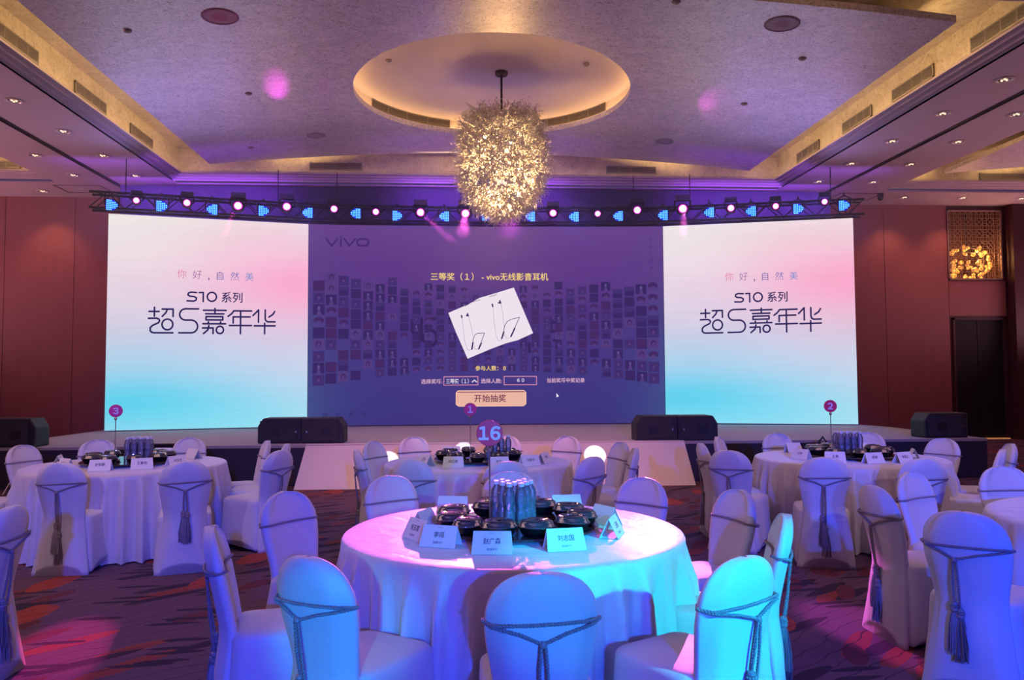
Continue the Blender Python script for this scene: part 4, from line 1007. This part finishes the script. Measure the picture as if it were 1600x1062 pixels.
chair(-2.402, 4.359, -3.9, 4.2, L + 'cut by the left edge, tassels lit pink', 'chairs at the left edge', 178, 1)

# ------------------------------------------------------------ tables
def cloth_mesh(seed, nf):
    r_ = random.Random(seed); mb = MB(); n = 320; fl = []
    ph = [r_.random()*6.28 for _ in range(4)]
    def fold(a, k):
        s = .5*math.sin(nf*a + ph[0] + .8*math.sin(3*a + ph[1])) + .3*math.sin((nf*1.7)*a//1*0 + (nf+9)*a + ph[2] + math.sin(2*a)) + .2*math.sin((2*nf+5)*a + ph[3])
        return s
    prof = [(0.02, .762), (.3, .762), (.6, .762), (.85, .761), (.89, .759), (.902, .752), (.908, .74)]
    rg = [[(r0*math.cos(2*PI*j/n), r0*math.sin(2*PI*j/n), z) for j in range(n)] for r0, z in prof]
    for z in (.70, .64, .56, .46, .36, .26, .16, .08, .012):
        t = (.74 - z)/.73; ring = []
        for j in range(n):
            a = 2*PI*j/n; amp = .095*min(1, t*4)*(.5+.5*t); f_ = .5+.5*fold(a, t); r0 = .908 + .03*t + amp*(1.6*max(0, f_)**2.0 - .45)
            ring.append((r0*math.cos(a), r0*math.sin(a), z))
        rg.append(ring)
    mb.rings(rg, True, False); return mb.mesh('tablecloth', M['cloth'], True)
CL = [cloth_mesh(1, 34), cloth_mesh(2, 38)]
def table(c, lb, k):
    t = thing('round_table', 'round banquet table hidden under its cloth, %s' % lb, 'table', (c[0], c[1], 0))
    MB().lathe([(.86, .72), (.88, .73), (.88, .755), (.86, .757)], 40).obj('tabletop', M['woodtop'], t)
    for a in (45, 135, 225, 315):
        MB().tube([(.5*math.cos(R(a)), .5*math.sin(R(a)), .72), (.6*math.cos(R(a)), .6*math.sin(R(a)), 0)], .018, 8).obj('leg', M['darkmetal'], t)
    o = ob('tablecloth', CL[k], None, (c[0], c[1], 0), rz=.4*k); o['label'] = 'pale velvet cloth over the round table %s' % lb; o['category'] = 'tablecloth'
    return o
table(T16, 'in the foreground', 0); table(T3, 'on the left', 1); table(T1, 'in the centre before the ramp', 0); table(T2, 'on the right under the pink wall', 1); table(TR, 'at the right edge', 0)
ZTB = .764
TN = {'16': 'the foreground table', '3': 'the left table', '1': 'the centre rear table', '2': 'the right rear table'}
def turntable(c, n_):
    t = thing('turntable', 'round dark glass turntable in the middle of %s' % TN[n_], 'turntable', (c[0], c[1], ZTB))
    MB().lathe([(.12, 0), (.12, .02)], 24).obj('base', M['darkmetal'], t)
    MB().lathe([(.43, .02), (.435, .024), (.435, .03), (.43, .034)], 56).obj('glass_plate', M['glassplate'], t)
# bottle
def bottle_proto():
    t = thing('water_bottle', '', 'bottle')
    MB().lathe([(.006, .006), (.024, 0), (.0295, .006), (.030, .02), (.0275, .03), (.030, .04), (.0275, .05), (.030, .06), (.0265, .075), (.024, .088), (.0265, .10), (.0295, .115), (.0295, .16), (.026, .18), (.014, .198), (.0125, .206), (.0125, .208)], 14).obj('body', M['bottle'], t, smooth=True)
    MB().lathe([(.0155, .205), (.016, .207), (.016, .222), (.014, .224)], 14).obj('cap', M['bcap'], t)
    return t
def bowl_proto():
    t = thing('takeaway_bowl', '', 'bowl'); 
    MB().lathe([(.055, 0), (.07, .01), (.082, .038), (.088, .040), (.088, .044), (.08, .042), (.068, .014), (.01, .01)], 26, sx=1.08, sy=.85).obj('tray', M['tray'], t, smooth=True)
    MB().lathe([(.072, .032), (.05, .042), (.01, .046)], 20, sx=1.08, sy=.85).obj('food', M['food'], t, smooth=True)
    MB().lathe([(.089, .0445), (.089, .048), (.082, .050), (.078, .066), (.062, .078), (.055, .074), (.02, .076), (.012, .0755), (.02, .0745), (.055, .0725), (.061, .0765), (.0765, .065), (.080, .0485), (.087, .0465)], 26, sx=1.08, sy=.85).obj('lid', M['clear'], t, smooth=True)
    return t
BO = [bottle_proto(), False]; BW = [bowl_proto(), False]; index_kids(BO[0]); index_kids(BW[0])
def put(pr, loc, rz, label, group):
    if not pr[1]: o = pr[0]; pr[1] = True
    else: o = copy_tree(pr[0])
    o.location = loc; o.rotation_euler = (0, 0, rz); o['label'] = label; o['group'] = group
def card(loc, rz, lines, label, big=True):
    t = thing('name_card', label, 'card', (loc[0], loc[1], ZTB if len(loc) < 3 else loc[2]), rz)
    W, H_, D_ = .19, .098, .05
    mb = MB(); th = .0015
    for s in (-1, 1):
        mb.add([(-W/2, s*D_, 0), (W/2, s*D_, 0), (W/2*.93, 0, H_), (-W/2*.93, 0, H_), (-W/2, s*(D_-th*2), 0), (W/2, s*(D_-th*2), 0), (W/2*.93, 0, H_-th*2), (-W/2*.93, 0, H_-th*2)],
               [(0, 1, 2, 3), (7, 6, 5, 4), (0, 4, 5, 1), (1, 5, 6, 2), (3, 7, 4, 0)])
    mb.add([(-W/2, -D_, .001), (W/2, -D_, .001), (W/2, D_, .001), (-W/2, D_, .001)], [(0, 1, 2, 3)])
    mb.obj('folded_card', M['card'], t)
    for s in (-1,):
        for txt, h, zc, mt, nm in lines:
            vs, fs = text_mesh(txt, 1, .004 if h > .015 else 0)
            if not vs: continue
            x0, x1 = min(v[0] for v in vs), max(v[0] for v in vs); y0, y1 = min(v[1] for v in vs), max(v[1] for v in vs); k = h/(y1-y0)
            out = []
            for v in vs:
                X = (v[0]-(x0+x1)/2)*k; S = zc + (v[1]-(y0+y1)/2)*k     # S: height along z
                out.append((X, -D_*(1 - S/H_) - .0012, S))
            MB().add(out, fs).obj(nm, mt, t)
    return t
def face_out(p, c): return math.atan2(p[1]-c[1], p[0]-c[0]) + PI/2
def std_lines(name, full=True):
    l = [(name, .026, .056, M['ink'], 'name_lettering')]
    if full: l += [('你好,自然美', .005, .088, M['inkgrey'], 'small_lettering'), ('超S嘉年华', .010, .022, M['ink'], 'small_lettering')]
    return l
def sign(x, y, z0, num, R_, top, label):
    t = thing('table_number_sign', label, 'sign', (x, y, z0), math.atan2(-x, y))
    MB().lathe([(.045, 0), (.045, .006), (.012, .012), (.006, .03)], 20).obj('base', M['steel'], t)
    MB().tube([(0, 0, .01), (0, 0, top - R_*1.0)], .004, 8).obj('pole', M['steel'], t)
    MB().lathe([(.004, 0), (.012, .006), (.014, .02), (.006, .03)], 12, (0, 0, top - R_ - .03)).obj('clip', M['steel'], t)
    MB().rings([[(r_*math.cos(2*PI*j/40), y_, top + r_*math.sin(2*PI*j/40)) for j in range(40)] for r_, y_ in ((R_-.002, -.008), (R_, -.005), (R_, .005), (R_-.002, .008))]).obj('disc', M['redsign'], t)
    vs, fs = digits(num, .035); x0, x1 = min(v[0] for v in vs), max(v[0] for v in vs); y0, y1 = min(v[1] for v in vs), max(v[1] for v in vs); k = R_*1.08/(y1-y0)
    q = [((v[0]-(x0+x1)/2)*k, (v[1]-(y0+y1)/2)*k) for v in vs]; mb = MB()
    mb.add([(a, -.014, top + c) for a, c in q], fs)
    n = len(q); mb.add([(a, -.014, top + c) for a, c in q] + [(a, -.007, top + c) for a, c in q], [])
    # side walls from boundary edges
    ec = {}
    for f_ in fs:
        for i in range(len(f_)):
            e = (f_[i], f_[(i+1) % len(f_)]); kk = tuple(sorted(e)); ec.setdefault(kk, []).append(e)
    bd = [v[0] for v in ec.values() if len(v) == 1]
    base = len(mb.v) - 2*n
    for e in bd: mb.f.append([base+e[0], base+e[1], base+n+e[1], base+n+e[0]]); mb.m.append(0)
    mb.obj('number', M['signnum'], t)
# --- table 16
ZP = ZTB + .034
turntable((.30, 4.22), '16')
for x, y, a in ((-.04, 4.36, .3), (-.045, 4.14, .6), (.035, 3.97, .9), (.185, 3.90, .1), (.372, 3.895, 0), (.565, 4.0, -.6), (.64, 4.17, -.9), (.60, 4.37, -.4), (.15, 4.50, .3), (.46, 4.52, 0)):
    put(BW, (x, y, ZP), a, 'black oval takeaway bowl with clear domed lid on the turntable of the foreground table', 'takeaway bowls on the foreground table')
for x, y in ((.19, 4.255), (.252, 4.25), (.314, 4.255), (.376, 4.25), (.222, 4.197), (.285, 4.195), (.348, 4.197), (.253, 4.14), (.316, 4.14), (.225, 4.31), (.345, 4.31)):
    put(BO, (x, y, ZP), x*50, 'clear water bottle with pale cap in the cluster on the foreground table', 'water bottles on the foreground table')
sign(.147, 4.06, ZP, '16', .068, 1.292 - ZP, 'crimson disc sign with number 16 on a thin pole')
for x, y, rz, nm, lb in ((-.10, 3.86, R(-22), '李闯', 'tilted right at the front left'), (.145, 3.69, R(-6), '赵广森', 'facing the camera at the front centre, lit cyan'), (.49, 3.73, R(8), '刘志国', 'facing the camera at the front right, lit cyan'),
        (.775, 4.02, R(68), '王丽', 'seen end-on at the right'), (.80, 4.36, R(118), '陈明', 'turned away behind the right end-on card'), (-.215, 4.04, R(-58), '张玉霞', 'turned left at the far left'), (-.20, 4.33, R(-112), '李亚丽', 'behind the far left one'),
        (-.05, 4.79, R(170), '孙伟', 'at the back left behind the bowls'), (.64, 4.78, R(-172), '周强', 'at the back right behind the bowls')):
    card((x, y), rz, std_lines(nm), 'folded name card on the foreground table, %s' % lb)
# --- tables 3, 1, 2
def small_set(c, num, bots, signp, cards):
    cxx, cyy = c; turntable((cxx, cyy), num)
    for i in range(9):
        a = R(20 + i*40 + (7 if num == '1' else 0)); x, y = cxx + .33*math.cos(a), cyy + .33*math.sin(a)
        put(BW, (x, y, ZP), a, 'black oval takeaway bowl with clear domed lid on the turntable of %s' % TN[num], 'takeaway bowls on %s' % TN[num])
    for i in range(11):
        x, y = bots[0] + (i % 4 - 1.5)*.064, bots[1] + (i//4 - 1)*.062
        put(BO, (x, y, ZP), i, 'clear water bottle with pale cap in the cluster on %s' % TN[num], 'water bottles on %s' % TN[num])
    sign(signp[0], signp[1], ZP, num, .062, 1.27 - ZP, 'dark crimson disc sign standing on %s' % TN[num])
    for x, y, rz, nm, lb in cards: card((x, y), rz, std_lines(nm, False), 'folded name card on %s, %s' % (TN[num], lb))
small_set((-3.20, 7.82), '3', (-3.10, 7.82), (-3.37, 7.9), ((-3.60, 7.42, R(-38), '张美丽', 'front left one'), (-3.22, 7.26, R(8), '史学鹏', 'front centre one'), (-2.90, 7.36, R(22), '王春柏', 'front right one'), (-2.66, 7.55, R(52), '刘玉兰', 'right end one'),
      (-3.82, 7.75, R(-75), '高军', 'left end one'), (-2.75, 8.28, R(140), '赵云', 'far right one'), (-3.1, 8.42, R(175), '李军', 'far centre one')))
small_set((.17, 7.65), '1', (.36, 7.62), (.09, 7.62), ((-.33, 7.38, R(-60), '王强', 'left end one'), (-.07, 7.17, R(-5), '何正健', 'front left one'), (.34, 7.10, R(5), '张军', 'front centre one behind a chair'), (.63, 7.22, R(24), '毛爱华', 'front right one'), (.79, 7.45, R(60), '李明', 'right end one'), (-.1, 8.22, R(190), '杨光', 'far left one')))
small_set((3.87, 7.62), '2', (3.86, 7.62), (3.74, 7.72), ((3.33, 7.50, R(-62), '刘海', 'left end one'), (3.52, 7.20, R(-18), '王勇', 'front left one'), (3.83, 7.08, R(8), '郭博', 'front centre one'), (4.13, 7.10, R(20), '李瑞卫', 'front right one'), (4.42, 7.42, R(68), '陈静', 'right end one'), (3.55, 8.2, R(195), '周杰', 'far left one'), (4.25, 8.15, R(150), '吴霞', 'far right one')))

# ------------------------------------------------------------ thin stage haze round the truss, and the beams that show in it
hz = bpy.data.materials.new('haze'); hz.use_nodes = True; ht = hz.node_tree; ht.nodes.clear()
ho = ht.nodes.new('ShaderNodeOutputMaterial'); vs_n = ht.nodes.new('ShaderNodeVolumeScatter'); vs_n.inputs['Density'].default_value = .035; vs_n.inputs['Anisotropy'].default_value = .2
ht.links.new(vs_n.outputs[0], ho.inputs['Volume'])
MB().box(-8.0, 9.1, 12.6, 16.8, 3.95, 5.74).obj('haze', hz, kind='stuff', label='thin stage haze hanging around the lighting truss', cat='haze')
for i_, tg_, w_ in ((3, (-3.0, 12.9, 6.0), 9), (3, (-2.4, 13.0, 6.0), 6), (2, (-5.6, 13.0, 6), 7), (1, (-6.3, 13.2, 6), 7), (12, (4.2, 12.8, 6.1), 9), (12, (4.9, 12.8, 6.1), 6), (13, (6.4, 13, 6), 7), (11, (2.3, 13, 6.2), 7), (5, (-3.2, 12.5, 2.0), 8), (7, (-.6, 13.2, .6), 10), (7, (.1, 13, .6), 10), (7, (.9, 13.2, .6), 10), (9, (3.4, 13, 1.6), 8), (9, (2.6, 13, .6), 8), (11, (4.6, 13, 1.6), 8)):
    x_, y_, z_ = heads[i_]; spot((x_, y_ - .1, z_ + (.1 if tg_[2] > 4 else -.1)), tg_, w_, 45, (1, .08, .9), 1, .01)
for x_, y_, z_ in pars[::2]:
    spot((x_, y_ - .12, z_), (x_ * .7, 8, 0), 28, 45, (.05, .05, 1), .9, .04)
